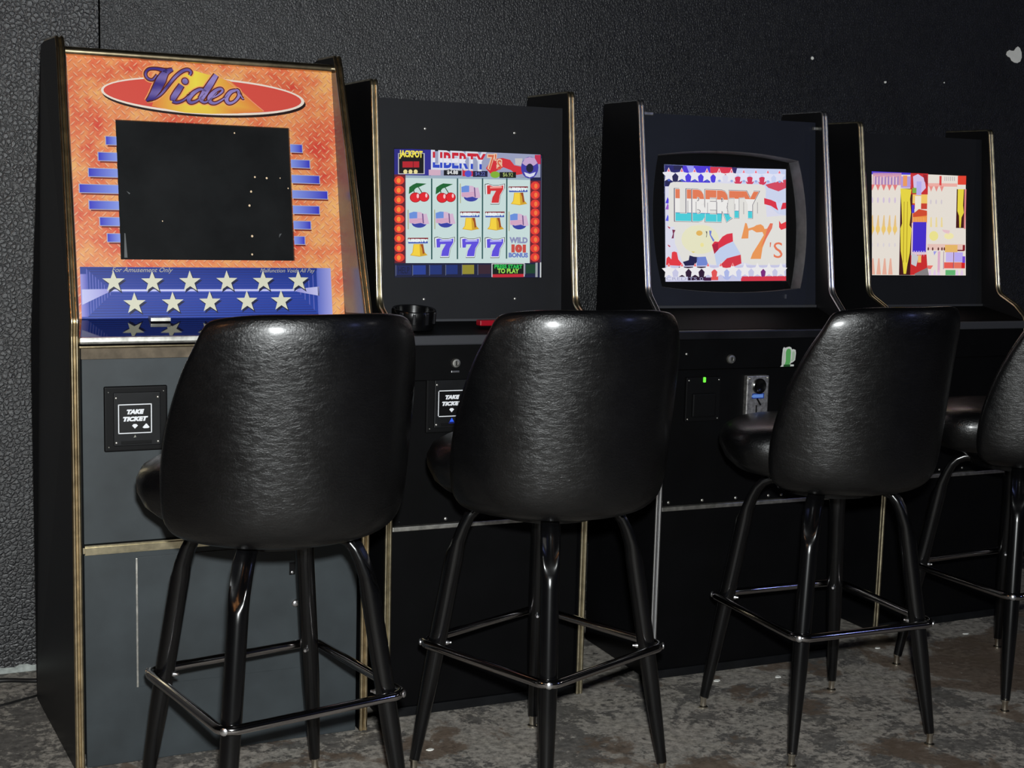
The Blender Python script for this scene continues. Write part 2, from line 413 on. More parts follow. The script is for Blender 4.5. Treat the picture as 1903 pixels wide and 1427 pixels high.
def side_and_trim(root, w, path, back, side_mat, trim_mat, depth, skew=0.0, taper=0.0, gloss_in=None):
    """path: (y,z) front edge, floor to top; back: remaining corner points"""
    def yf(z):
        best = 0.0
        for a, b in zip(path, path[1:]):
            if min(a[1], b[1]) - 1e-6 <= z <= max(a[1], b[1]) + 1e-6 and abs(a[1] - b[1]) > 1e-4 and b[1] > a[1]:
                u = (z - a[1]) / (b[1] - a[1]); best = a[0] + (b[0] - a[0]) * u
        return best
    for side in (0, 1):
        def X(x, y, z):
            s = max(0.0, min(1.0, (y - yf(min(z, path[-2][1] - .02))) / 0.45))
            off = taper * max(0, (z - 0.95) / 0.64)
            return (x + off - skew * s) if side == 0 else (x - off)
        xa, xb = (0.0, 0.019) if side == 0 else (w - 0.019, w)
        poly = [tuple(p) for p in path] + list(back)
        bm = bmesh.new()
        fa = [bm.verts.new((X(xa, y, z), y, z)) for y, z in poly]; fb = [bm.verts.new((X(xb, y, z), y, z)) for y, z in poly]
        bm.faces.new(fa); bm.faces.new(fb[::-1])
        for i in range(len(poly)): j = (i + 1) % len(poly); bm.faces.new((fa[i], fa[j], fb[j], fb[i]))
        finish('side_panel', bm, side_mat, root)
        prof = [(-0.0004, -0.001), (0.0006, 0.0022), (0.0035, 0.0040), (0.0065, 0.0034), (0.0085, 0.0006), (0.0105, 0.0006), (0.0125, 0.0034), (0.0155, 0.0040), (0.0184, 0.0022), (0.0194, -0.001)]
        bm = bmesh.new(); rows = []
        for i, p in enumerate(path):
            a, b = path[max(i - 1, 0)], path[min(i + 1, len(path) - 1)]
            t = Vector((b[0] - a[0], b[1] - a[1])).normalized(); nn = Vector((-t.y, t.x))
            rows.append([bm.verts.new((X(xa + q, p[0], p[1]), p[0] + nn.x * e, p[1] + nn.y * e)) for q, e in prof])
        for a, b in zip(rows, rows[1:]):
            for k in range(len(prof) - 1): bm.faces.new((a[k], a[k + 1], b[k + 1], b[k]))
        bm.faces.new(rows[0]); bm.faces.new(rows[-1][::-1])
        finish('edge_trim', bm, trim_mat, root, True, angle=50)

def ticket_unit(root, x, z, y, glow=False):
    """black ticket outlet, lower-left corner at (x,z) on plane y"""
    W, Hh = 0.134, 0.142
    bm = bmesh.new(); box(bm, x, x + W, y - 0.006, y + 0.01, z, z + Hh, 0.004, 3)
    t = finish('ticket_dispenser', bm, 'black_plastic', root)
    boxo('face_plate', x + .019, x + W - .016, y - .012, y - .004, z + .013, z + Hh - .013, 'satin_plate', t, 0.002)
    for sx in (.024, W - .022):
        for sz in (.021, Hh - .024): screw('screw', x + sx, y - .012, z + sz, .0034, t)
    for sx in (.009, W - .009):
        for sz in (.011, Hh - .012): screw('screw', x + sx, y - .006, z + sz, .0018, t)
    boxo('ticket_slot', x + .034, x + W - .036, y - .0135, y - .0125 + .004, z + .017, z + .024, 'black_plastic', t, 0.0008)
    cv = Canvas((x, y - .0122, z), (1, 0, 0), (0, 0, 1)); wh = rgb(232, 234, 238); bk = rgb(6, 6, 7)
    x0, z0, x1, z1 = .028, .040, .099, .104
    cv.rect(x0, z0, x1, z1, bk, 1)
    for q in ((x0, z0, x1, z0 + .002), (x0, z1 - .002, x1, z1), (x0, z0, x0 + .002, z1), (x1 - .002, z0, x1, z1)): cv.rect(*q, wh, 2)
    cv.text('TAKE', .046, .082, .083, .0925, wh, 2, shear=.25, offset=.08)
    cv.text('TICKET', .038, .0665, .091, .0770, wh, 2, shear=.25, offset=.08)
    cv.poly([(.057, .057), (.060, .0605), (.066, .0605), (.0695, .057), (.063, .0505)], wh, 2)
    cv.poly([(.079, .0525), (.086, .0605), (.088, .0605), (.094, .0525), (.091, .0505), (.082, .0505)], wh, 2)
    if not glow: cv.poly([(.060, .031), (.0635, .037), (.0655, .032)], rgb(150, 150, 140), 2)
    cv.build('ticket_label', 'print', t, label='white bordered label reading TAKE TICKET')
    if glow:
        cv = Canvas((x, y - .0122, z), (1, 0, 0), (0, 0, 1))
        cv.poly([(.058, .027), (.064, .037), (.070, .027)], rgb(40, 90, 235), 2); cv.poly([(.056, .020), (.056, .025), (.072, .025), (.072, .020)], rgb(25, 40, 170), 2)
        cv.build('arrow_light', 'display', t, label='small lit blue arrow')
    return t
def cam_lock(root, x, y, z, r=.010):
    bm = bmesh.new(); mtx = Matrix.Translation((x, y, z)) @ Matrix.Rotation(PI / 2, 4, 'X')
    lathe(bm, [(r, 0), (r, .004), (r * .85, .007), (r * .5, .0075), (r * .45, .006)], mtx, 20)
    lk = finish('lock', bm, 'worn_aluminium', root, True, angle=40)
    boxo('keyhole', x - .0012, x + .0012, y - .0078, y - .005, z - .005, z + .005, 'black_plastic', lk, 0)
    return lk

def screen_slab(name, P, x0, s0, x1, s1, dep, mat, parent, label=None):
    pts = [P(x0, s0, dep), P(x1, s0, dep), P(x1, s1, dep), P(x0, s1, dep)]
    nrm = (pts[1] - pts[0]).cross(pts[3] - pts[0]).normalized()
    return quad_slab(name, pts, -nrm * 0.012, mat, parent, label)

# ============ first machine: tall, orange printed front
c1 = empty('arcade_cabinet', (-0.006, -0.715, 0), 0.012, 'tall machine at the left with an orange front reading Video and rows of pale stars', 'arcade machine')
W1 = 0.668
path = [(0, 0.004), (0, 0.93), (0.0, 0.958), (-0.004, 0.99), (0.2170, 1.570), (0.231, 1.593), (0.36, 1.596)]
path = [tuple(p) for p in fillet(path, [0, 0, .02, .03, .015, .006, 0])]
side_and_trim(c1, W1, path, [(0.40, 1.59), (0.475, 0.9), (0.488, 0.004)], 'black_laminate', 'brass_trim', .488, 0.030, 0.008)
d1 = Vector((0, 0.1752082, 0.9845314)); o1 = Vector((0, 0.14435, 1.00289))
bz, P1, n1_ = panel_bezel('printed_front', o1, d1, 0.0195, W1 - 0.0195, -0.021, 0.566, rect_loop(.1325, .1105, .5310, .4248), 'tread', c1)
bz['label'] = 'orange tread plate printed front with a black window'
gl = screen_slab('dark_screen', P1, .1325, .1105, .5310, .4248, 0.007, 'smoked_glass', c1, 'unlit black screen with pale specks')
h1 = [0.001116562, -4.200022e-05, -0.1015294, -8.597225e-06, -0.001170552, 0.6737866, -0.0001558268, 1.745364e-05]
def px_to_front(x, y):                               # image pixel coordinates -> metres on the printed front
    q = h1[6] * x + h1[7] * y + 1
    return ((h1[0] * x + h1[1] * y + h1[2]) / q, (h1[3] * x + h1[4] * y + h1[5]) / q)
def cv1(): return Canvas(o1, (1, 0, 0), d1)
# specks on the dark screen
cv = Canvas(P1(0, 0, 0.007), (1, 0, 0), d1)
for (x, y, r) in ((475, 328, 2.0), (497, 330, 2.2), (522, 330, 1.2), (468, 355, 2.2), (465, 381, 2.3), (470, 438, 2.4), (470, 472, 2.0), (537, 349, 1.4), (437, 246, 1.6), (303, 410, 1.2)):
    X, S = px_to_front(x, y); cv.disc(X, S, r * .0011, r * .0012, rgb(232, 205, 170), 1, 8)
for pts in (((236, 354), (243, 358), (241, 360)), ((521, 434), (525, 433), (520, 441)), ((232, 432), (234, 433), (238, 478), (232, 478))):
    cv.poly([px_to_front(*q) for q in pts], rgb(88, 90, 92), 1)
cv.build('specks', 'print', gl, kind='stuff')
# side bars
lx = [197, 183, 165, 148, 166, 186, 200]; rx = [561, 575, 593, 608, 593, 577, 566]
for k in range(7):
    for sd in (0, 1):
        S = 0.3764 - 0.0363 * k; hh = .0088
        if sd == 0: xa, xb = px_to_front(lx[k], 261 + 30 * k)[0], .1330
        else: xa, xb = .5312, px_to_front(rx[k], 273 + 29 * k)[0]
        cv = cv1(); cv.rect(xa + .003, S - hh - .005, xb + (.002 if sd else 0), S + hh - .004, rgb(120, 40, 26), 1)
        cv.rect(xa - (.002 if sd == 0 else 0), S - hh - .0015, xb + (.002 if sd else 0), S + hh + .0015, rgb(176, 172, 190), 2)
        b0, b1 = rgb(52, 50, 190), rgb(132, 150, 226)
        cA, cB = (b0, b1) if sd == 0 else (b1, b0)
        cv.rect(xa, S - hh, xb, S + hh, (lambda X, Y, a=xa, b=xb, p=cA, q=cB: tuple(p[i] + (q[i] - p[i]) * (X - a) / (b - a) for i in range(4))), 3)
        cv.build('printed_bar', 'print', bz)
# oval badge
def ell(cx, cy, rx_, ry_, rot=0.0, n=56): return [(cx + rx_ * math.cos(t) * math.cos(rot) - ry_ * math.sin(t) * math.sin(rot), cy + rx_ * math.cos(t) * math.sin(rot) + ry_ * math.sin(t) * math.cos(rot)) for t in [2 * PI * i / n for i in range(n)]]
cv = cv1(); ox, oy = .337, .4890
cv.poly(ell(ox + .003, oy - .006, .2335, .0425), rgb(36, 18, 16), 1)
cv.poly(ell(ox, oy, .2335, .0430), rgb(236, 220, 206), 2); cv.poly(ell(ox - .001, oy + .0005, .2270, .0382), rgb(214, 78, 66), 3)
yel, orn = rgb(238, 218, 74), rgb(226, 128, 62)
fan = [px_to_front(60 + a / 2.8833, 50 + b / 2.8833) for a, b in ((640, 425), (700, 250), (800, 222), (870, 235), (960, 262), (1060, 290), (1150, 370), (1238, 455), (1100, 464), (960, 466), (820, 460))]
fc = px_to_front(60 + 880 / 2.8833, 50 + 370 / 2.8833)
for a, b in zip(fan, fan[1:] + fan[:1]):
    cv.poly([fc, a, b], (lambda X, Y: (lambda u: tuple(yel[i] + (orn[i] - yel[i]) * u for i in range(4)))(min(1, abs(X - fc[0]) / .095))), 4)
cv.line([px_to_front(60 + a / 2.8833, 50 + b / 2.8833) for a, b in ((1040, 285), (1240, 452))], .002, rgb(238, 150, 110), 5)
cv.build('oval_badge', 'print', bz, label='red oval badge with a yellow burst')
# script lettering: Video
A = lambda pts: [px_to_front(60 + a / 2.8833, 50 + b / 2.8833) for a, b in pts]
def smooth(pts, wd, n=6):
    P_, W_ = [], []
    for i in range(len(pts) - 1):
        p0, p1, p2, p3 = pts[max(i - 1, 0)], pts[i], pts[i + 1], pts[min(i + 2, len(pts) - 1)]
        for k in range(n):
            t = k / n
            P_.append(tuple(0.5 * ((2 * p1[q]) + (-p0[q] + p2[q]) * t + (2 * p0[q] - 5 * p1[q] + 4 * p2[q] - p3[q]) * t * t + (-p0[q] + 3 * p1[q] - 3 * p2[q] + p3[q]) * t ** 3) for q in (0, 1)))
            W_.append(wd[i] + (wd[i + 1] - wd[i]) * t)
    return P_ + [pts[-1]], W_ + [wd[-1]]
STROKES = [
 ([(668, 256), (645, 283), (618, 277), (606, 252), (622, 228), (660, 224), (700, 232), (722, 240)], [8, 12, 13, 13, 13, 14, 20, 24]),
 ([(752, 228), (715, 245), (690, 285), (665, 335), (640, 372), (610, 398)], [14, 34, 52, 48, 34, 6]),
 ([(612, 397), (655, 385), (690, 360), (722, 322), (762, 272), (800, 240), (832, 230), (850, 243), (842, 260)], [5, 10, 13, 15, 16, 17, 17, 14, 10]),
 ([(800, 312), (778, 345), (756, 380), (752, 398)], [28, 34, 32, 20]), ([(750, 398), (775, 405), (812, 392), (850, 358)], [18, 14, 11, 6]),
 ([(932, 345), (900, 335), (862, 356), (838, 388), (850, 406), (886, 394), (925, 355)], [10, 16, 22, 24, 18, 12, 8]),
 ([(985, 258), (955, 305), (925, 350), (902, 388)], [26, 34, 36, 30]), ([(900, 390), (922, 405), (955, 388), (990, 352)], [22, 14, 10, 6]),
 ([(952, 385), (988, 370), (1018, 345), (1008, 332), (978, 345), (950, 378), (955, 404), (985, 408), (1030, 382), (1050, 360)], [8, 10, 14, 16, 20, 26, 22, 14, 9, 5]),
 ([(1092, 340), (1062, 350), (1040, 382), (1050, 408), (1080, 402), (1106, 372), (1102, 344), (1090, 338)], [14, 22, 26, 20, 14, 18, 18, 12]),
 ([(1096, 342), (1112, 360), (1126, 384), (1134, 384)], [8, 8, 9, 5])]
lo, hi = rgb(58, 44, 128), rgb(150, 132, 196)
def vcol(X, Y): u = max(0, min(1, .12 + (X - .21) * 5.2 + math.sin(Y * 170) * .28)); return tuple(lo[i] + (hi[i] - lo[i]) * u for i in range(4))
cv = cv1(); sc_ = 0.00121 / 2.8833
for z_, grow, col in ((6, 20, rgb(238, 160, 100)), (7, 9, rgb(92, 30, 26)), (8, -3, vcol)):
    for pts, wd in STROKES:
        p_, w_ = smooth(pts, wd); cv.line(A(p_), [max(2.0, q + grow) * sc_ for q in w_], col, z_)
    for q in (0,):
        X, S = A([(818, 292)])[0]; cv.disc(X, S, (17 + grow / 2) * sc_, (17 + grow / 2) * sc_, col, z_)
cv.build('video_lettering', 'print', bz, label='purple script lettering reading Video')
# blue star panel
cv = cv1(); bA, bB = rgb(22, 50, 140), rgb(36, 66, 164)
x0, x1, s0, s1 = .0440, .6170, -.021, .0935
cv.rect(x0, s0, x1, s1, lambda X, Y: bA if Y > .03 else bB, 1)
lil, mid = rgb(150, 146, 214), rgb(196, 196, 236)
for k in range(9):
    i = k * .0058
    xa, xb, sa, sb = x0 + .014 + i * 1.05, x1 - .034 - i * .9, s0 + .004 + i, s1 - .004 - i
    c = tuple(rgb(22, 34, 108)[q] * (1 - k / 12) + rgb(70, 84, 186)[q] * (k / 12) for q in range(4))
    for q in ((xa, sb - .0018, xb, sb), (xa, sa, xb, sa + .0018)): cv.rect(*q, c, 3)
    cl = tuple(rgb(40, 66, 168)[q] * .72 + lil[q] * .28 for q in range(4))
    for xq in ((xa, xb) if k % 2 == 0 else (xa,)): cv.poly([(xq - .0012, sa), (xq + .0012, sa), (xq + .0012, sb), (xq - .0012, sb)], cl, 3)
fade = lambda c0, c1_, a, b: (lambda X, Y: tuple(c0[i] + (c1_[i] - c0[i]) * max(0, min(1, (X - a) / (b - a))) for i in range(4)))
cv.rect(x0, s0 + .004, x0 + .016, s1 - .016, fade(lil, rgb(70, 80, 180), x0, x0 + .016), 2)
cv.rect(x1 - .034, s0, x1, s1, fade(rgb(92, 108, 196), rgb(160, 160, 222), x1 - .034, x1 - .008), 4)
yb_ = .0395
cv.poly([(x0 + .002, yb_ - .03), (x0 + .062, yb_ - .001), (x0 + .062, yb_ + .005), (x0 + .002, yb_ + .004)], lambda X, Y: mid if X < x0 + .03 else lil, 4)
cv.rect(x0 + .062, yb_ - .002, x1 - .085, yb_ + .0045, lambda X, Y: lil if Y > yb_ else rgb(110, 120, 206), 4)
cv.rect(x0 + .062, yb_ + .0002, x1 - .085, yb_ + .0034, rgb(206, 208, 242), 5)
cv.poly([(x1 - .030, yb_ - .012), (x1 - .085, yb_ - .002), (x1 - .085, yb_ + .0045), (x1 - .030, yb_ + .010)], lambda X, Y: mid if X > x1 - .05 else lil, 4)
cream = rgb(214, 212, 190)
cv.text('For Amusement Only', .112, .0790, .246, .0925, rgb(176, 172, 160), 6, shear=.35)
cv.text('Malfunction Voids All Pay', .447, .0795, .578, .0920, rgb(176, 172, 160), 6, shear=.35)
cv.build('star_panel', 'print', bz, label='blue panel of pale rays behind the stars')
for cx_, cy_ in ((211, 524), (283, 524), (353, 523.5), (421.5, 523), (489, 523), (554.5, 522), (250, 564.5), (321, 563), (390, 561.5), (459, 560), (522.5, 559)):
    X, S = px_to_front(cx_, cy_); cv = cv1()
    cv.star(X + .003, S - .0045, .0262, rgb(20, 24, 60), 7); cv.star(X, S, .0255, cream, 8)
    cv.build('star', 'print', bz)
# top bar, top board, back, control panel
bm = bmesh.new(); yT, zT = P1(0, .568)[1], P1(0, .568)[2]
tube(bm, [(0.0195, yT - .002, zT + .004), (W1 - .0195, yT - .002, zT + .004)], .0100, 12)
finish('top_trim', bm, 'brass_trim', c1, True, angle=60)
quad_slab('top_board', [(.0195, yT, zT + .008), (W1 - .0195, yT, zT + .008), (W1 - .0195, .39, zT + .02), (.0195, .39, zT + .02)], (0, 0, -.012), 'black_laminate', c1)
quad_slab('back_board', [(.0, .395, 1.57), (W1 - .0195, .395, 1.57), (W1 - .0195, .47, .02), (-.004, .47, .02)], (0, -.008, 0), 'black_panel', c1)
quad_slab('control_panel', [(.0195, .150, .984), (W1 - .0195, .150, .984), (W1 - .0195, 0.0, .953), (.0195, 0.0, .953)], (0, 0, -.014), 'control_acrylic', c1, 'shiny black control shelf')
for xa in (.0192, W1 - .0202):
    tp = lambda z, q=xa: (.008 if q < .1 else -.008) * max(0, (z - .95) / .64)
    quad_slab('inner_lining', [(xa + tp(1.0), .003, 1.0), (xa + tp(1.555), .2095, 1.555), (xa + tp(1.555), .262, 1.555), (xa + tp(.99), .160, .99)], (.001, 0, 0), 'grey_laminate', c1, 'glossy grey inner face of the side')
boxo('hinge_tab', .187, .231, .105, .142, .9775, .986, 'worn_aluminium', c1, .001)
boxo('lip_trim', .0195, W1 - .0195, -.006, .012, .9405, .9555, 'worn_aluminium', c1, .005, 'pale metal lip along the control shelf')
boxo('thin_trim', .0195, W1 - .0195, .001, .012, .9315, .9365, 'brass_trim', c1, .002)
boxo('upper_rail', .0235, W1 - .0235, .006, .02, .9075, .9305, 'raw_board', c1, .001, 'brown rail above the upper door')
boxo('upper_door', .0250, W1 - .0250, .010, .026, .5060, .9070, 'grey_panel', c1, .0015, 'dusty grey black upper door')
bm = bmesh.new(); box(bm, .0215, W1 - .0215, -.002, .012, .4835, .5045, 0); bmesh.ops.bevel(bm, geom=bm.edges[:], offset=.004, segments=2, affect='EDGES')
finish('middle_trim', bm, 'old_gold_trim', c1)
boxo('lower_panel', .0250, W1 - .0250, .012, .028, .002, .4820, 'grey_panel', c1, .0015)
dr = boxo('access_door', .1370, .5100, .0100, .0125, .1745, .4690, 'grey_panel', c1, .0008)
boxo('hinge', .1330, .1375, .0085, .0125, .1735, .4670, 'worn_aluminium', dr, .001, 'long pale strip hinge')
screw('lock', .493, .0095, .330, .0095, dr, 'chrome', .006)
boxo('latch_plate', .478, .492, .0085, .0105, .398, .428, 'black_plastic', dr, .001)
screw('screw', .485, .0085, .404, .004, dr, 'chrome', .002)
boxo('inner_body', .021, W1 - .021, .03, .12, .03, .93, 'black_panel', c1, 0)
ticket_unit(c1, .069, .706, .010)
screw('coin_reject_button', .40, .0095, .80, .009, c1, 'black_plastic', .004)

# ============ the three black machines
def cabinet(loc, rz, w, ut, zt, ub, zb, zs, depth, trim, bez_mat, label, S_top, hole, group, box_z=.835):
    root = empty('arcade_cabinet', loc, rz, label, 'arcade machine', group)
    path = [(0, .004), (0, .90), (0, .950), (.045, .985), (ub + .004, zb - .015), (ut, zt), (ut + .004, zt + .012), (depth, zt + .014)]
    path = [tuple(p) for p in fillet(path, [0, 0, .04, .06, .05, .01, .02, 0], 7)]
    side_and_trim(root, w, path, [(depth, .004)], 'black_laminate', trim, depth)
    yt, yb = ut + .03, ub + .068
    d = Vector((0, yt - yb, zt - zb)).normalized(); o = Vector((0, yb, zb))
    bz, P, n = panel_bezel('bezel', o, d, .0195, w - .0195, -.058, S_top, hole, bez_mat, root)
    p = P(0, S_top)
    quad_slab('top_board', [(.0195, p.y, p.z), (w - .0195, p.y, p.z), (w - .0195, depth - .01, p.z + .004), (.0195, depth - .01, p.z + .004)], (0, 0, -.012), 'black_laminate', root)
    boxo('back_board', .0195, w - .0195, depth - .012, depth - .002, .01, p.z - .01, 'black_panel', root, 0)
    q = P(0, -.056)
    boxo('bezel_ledge', .0195, w - .0195, q.y - .006, q.y + .004, q.z - .006, q.z + .0015, 'lip_grey', root, .001)
    quad_slab('control_panel', [(.0195, q.y, q.z - .004), (w - .0195, q.y, q.z - .004), (w - .0195, .004, .944), (.0195, .004, .944)], (0, 0, -.014), 'black_panel', root)
    boxo('control_lip', .0195, w - .0195, -.008, .012, .919, .9425, 'lip_grey' if bez_mat == 'charcoal_panel' else 'gloss_laminate', root, .004)
    boxo('control_box', .0195, w - .0195, -.002, .10, box_z, .9185, 'black_panel', root, .001)
    boxo('service_door', .0225, w - .0225, .014, .03, zs + .0065, box_z - .003, 'black_panel', root, .001)
    boxo('strip_moulding', .0215, w - .0215, .004, .02, zs - .0055, zs + .0055, 'worn_aluminium', root, .0015, 'thin pale metal strip below the service door')
    boxo('lower_panel', .0225, w - .0225, .012, .03, .026, zs - .007, 'black_panel', root, .001)
    boxo('plinth', .0195, w - .0195, .008, .03, .002, .0245, 'satin_plate', root, .001)
    return root, bz, P, o, d
G = 'black upright video machines along the wall'

# ---- second machine (lit reels)
h2 = rect_loop(.0690, .0475, .4725, .3625)
c2, b2, P2, o2, d2 = cabinet((.7149, -.6619, 0), 0, .5465, .1529, 1.5306, .0867, 1.023, .4743, .40, 'old_gold_trim', 'charcoal_panel',
    'black machine with gold trim and a lit screen of cherries, flags and sevens', .482, h2, G)
for X, S in ((.1505, .4132), (.3916, .4136), (.1471, -.0059), (.3950, -.0054)):
    q = P2(X, S); s_ = screw('screw', 0, 0, 0, .0042, b2, 'worn_aluminium', .0025); s_.location = q
for X in (.041, .161, .28, .395, .505): screw('screw', X, .014, .4905, .0046 if X == .161 else .0028, c2, 'worn_aluminium' if X == .161 else 'satin_plate', .003)
cam_lock(c2, .172, -.002, .8755, .0115)
boxo('lock_hasp', .161, .182, -.0045, -.0015, .852, .857, 'chrome', c2, .001)
ticket_unit(c2, .103, .705, .014, True)
bm = bmesh.new(); box(bm, .258, .330, .055, .082, .958, .972, .003, 2); finish('push_button', bm, 'red_plastic', c2, label='red push button')
scr = screen_slab('screen', P2, .0690, .0475, .4725, .3625, .004, 'smoked_glass', c2, 'lit screen of reels with cherries, flags, bells and sevens')
def screen_canvas(P, x0, s0, x1, s1, dep, d):
    o = P(x0, s0, dep); return Canvas(o, Vector((x1 - x0, 0, 0)), d * (s1 - s0), 0.00012)
K = screen_canvas(P2, .0715, .0490, .4707, .3607, .004, d2)
def s2(x, y):
    u = (x - 25) / 1500; t, b = 52 + 68 * u, 1357 + 21 * u; return (u, 1 - (y - t) / (b - t))
def PR(x0, y0, x1, y1, c, z): K.poly([s2(x0, y0), s2(x1, y0), s2(x1, y1), s2(x0, y1)], c, z)
def PP(pts, c, z): K.poly([s2(*p) for p in pts], c, z)
def PD(x, y, rx_, ry_, c, z, n=18): K.poly([s2(x + rx_ * math.cos(2 * PI * i / n), y + ry_ * math.sin(2 * PI * i / n)) for i in range(n)], c, z)
def PT(t, x0, y0, x1, y1, c, z, **k):
    a, b = s2(x0, y1), s2(x1, y0); K.text(t, a[0], a[1], b[0], b[1], c, z, **k)
K.rect(0, 0, 1, 1, rgb(24, 26, 66), 1)
PR(25, 52, 385, 330, rgb(36, 34, 124), 2); PR(385, 75, 1510, 345, rgb(150, 156, 186), 2)
PR(320, 60, 385, 330, rgb(44, 40, 140), 3)
PP([(940, 250), (1000, 160), (1110, 145), (1190, 165), (1235, 220), (1310, 235), (1320, 310), (1260, 320), (1200, 270), (1120, 240), (990, 310)], rgb(206, 44, 52), 3)
PR(1450, 115, 1512, 210, rgb(190, 44, 76), 3); PP([(1240, 150), (1320, 150), (1310, 225), (1245, 215)], rgb(196, 190, 190), 4)
PR(62, 95, 322, 308, rgb(190, 190, 196), 4); PR(70, 100, 312, 300, rgb(10, 8, 12), 5)
PT('JACKPOT', 72, 72, 302, 152, rgb(236, 222, 82), 7, offset=.05); PR(104, 178, 268, 240, rgb(176, 28, 40), 6); PR(206, 178, 212, 240, rgb(80, 8, 16), 7)
for x in (132, 182, 233): PD(x, 282, 20, 22, rgb(226, 214, 150), 6)
PT('LIBERTY', 384, 86, 946, 262, rgb(210, 214, 226), 6, offset=.085)
PT('LIBERTY', 402, 104, 938, 242, None, 7, offset=.03, bands=[(.34, rgb(44, 70, 190)), (.62, rgb(224, 226, 236)), (1.01, rgb(196, 30, 50))])
PT("7's", 950, 102, 1110, 270, rgb(226, 190, 160), 6, offset=.06); PT("7's", 962, 112, 1100, 262, rgb(208, 92, 60), 7)
PD(1396, 245, 92, 112, rgb(62, 58, 160), 6); PP([(1316, 200), (1345, 150), (1396, 136), (1450, 150), (1478, 200), (1440, 225), (1350, 225)], rgb(190, 160, 200), 7)
PD(1396, 250, 38, 46, rgb(26, 28, 52), 8); PP([(1335, 290), (1396, 310), (1460, 290), (1440, 330), (1396, 345), (1355, 330)], rgb(210, 214, 232), 7)
PR(362, 262, 480, 320, rgb(206, 170, 190), 6); PR(512, 262, 690, 322, rgb(10, 12, 22), 6); PT('$4.88', 545, 274, 655, 312, rgb(224, 226, 226), 7, offset=.03)
PR(700, 268, 806, 330, rgb(196, 40, 60), 6); PD(758, 305, 36, 34, rgb(76, 80, 196), 7); PR(806, 278, 956, 338, rgb(24, 26, 60), 6); PT('$4.22', 830, 288, 930, 328, rgb(104, 112, 190), 7)
PD(1035, 316, 50, 34, rgb(126, 172, 50), 6); PR(1080, 290, 1252, 350, rgb(14, 18, 14), 6); PT('$6.92', 1115, 298, 1220, 340, rgb(170, 190, 110), 7)
mint = rgb(196, 216, 214)
PR(25, 310, 132, 1215, rgb(96, 24, 40), 3); PR(1400, 380, 1512, 1222, rgb(110, 26, 42), 3)
for k in range(9):
    y1 = 370 + 98.5 * k; PD(72, y1, 50, 44, rgb(226, 62, 42), 5, 14); PD(66, y1 + 2, 20, 26, rgb(240, 140, 52), 6, 10)
    y2 = 432 + 92 * k; PD(1455, y2, 48, 44, rgb(222, 56, 46), 5, 14); PD(1462, y2 + 2, 18, 26, rgb(238, 120, 60), 6, 10)
PP([(134, 318), (1402, 348), (1402, 1228), (134, 1215)], mint, 4)
PP([(134, 318), (1402, 348), (1402, 372), (134, 345)], rgb(150, 170, 186), 5)
for x in (391, 650, 905, 1156): PR(x - 7, 352, x + 7, 1180, rgb(40, 84, 84), 6)
def cherries(x, y):
    PP([(x - 100, y + 20), (x - 95, y - 50), (x - 60, y - 75), (x - 25, y - 92), (x + 75, y - 85), (x + 10, y - 55), (x - 30, y - 40), (x - 60, y - 5)], rgb(20, 96, 44), 7)
    K.line([s2(x - 55, y - 40), s2(x - 45, y + 15)], .006, rgb(24, 84, 44), 7); K.line([s2(x - 5, y - 50), s2(x + 35, y + 15)], .006, rgb(24, 84, 44), 7)
    PD(x - 35, y + 55, 56, 52, rgb(150, 16, 28), 8); PD(x - 35, y + 55, 50, 46, rgb(220, 30, 40), 9); PD(x - 12, y + 40, 12, 24, rgb(244, 190, 196), 10, 10)
    PD(x + 50, y + 50, 52, 50, rgb(150, 16, 28), 10); PD(x + 50, y + 50, 46, 45, rgb(220, 30, 40), 11); PD(x + 72, y + 35, 11, 22, rgb(244, 190, 196), 12, 10)
def flag(x, y):
    K.line([s2(x - 105, y - 95), s2(x - 103, y + 105)], .005, rgb(168, 160, 110), 7)
    PD(x + 5, y + 40, 75, 50, rgb(52, 62, 158), 7)
    PP([(x - 95, y - 60), (x - 50, y - 75), (x + 20, y - 70), (x + 50, y - 50), (x + 78, y - 55), (x + 104, y + 50), (x + 60, y + 55), (x + 20, y + 40), (x - 40, y + 50), (x - 95, y + 35)], rgb(208, 178, 204), 8)
    for k in range(4): PP([(x - 90, y + 5 + 11 * k - 30 * 0), (x + 40, y - 8 + 13 * k), (x + 40, y - 3 + 13 * k), (x - 90, y + 10 + 11 * k)], rgb(204, 140, 170), 9)
    PP([(x - 95, y - 60), (x - 50, y - 75), (x - 15, y - 72), (x - 15, y - 8), (x - 92, y - 4)], rgb(104, 140, 214), 9)
    K.line([s2(x + 38, y - 55), s2(x + 46, y + 45)], .008, rgb(110, 80, 130), 10)
def bell(x, y):
    PR(x - 104, y - 98, x + 98, y - 82, rgb(128, 34, 42), 7); PR(x - 100, y - 60, x + 94, y - 40, rgb(60, 86, 172), 7)
    PT('LIBERTY', x - 96, y - 84, x + 90, y - 56, rgb(236, 240, 244), 9, offset=.05)
    PP([(x - 48, y - 34), (x + 48, y - 34), (x + 62, y + 50), (x + 92, y + 82), (x + 10, y + 96), (x - 82, y + 82), (x - 58, y + 50)], rgb(206, 160, 40), 8)
    PP([(x - 44, y - 30), (x + 10, y - 30), (x + 18, y + 90), (x - 72, y + 78), (x - 52, y + 50)], rgb(240, 206, 62), 9)
    PP([(x + 18, y - 34), (x + 46, y - 34), (x + 62, y + 60), (x + 44, y + 70), (x + 36, y + 10)], rgb(150, 72, 30), 10)
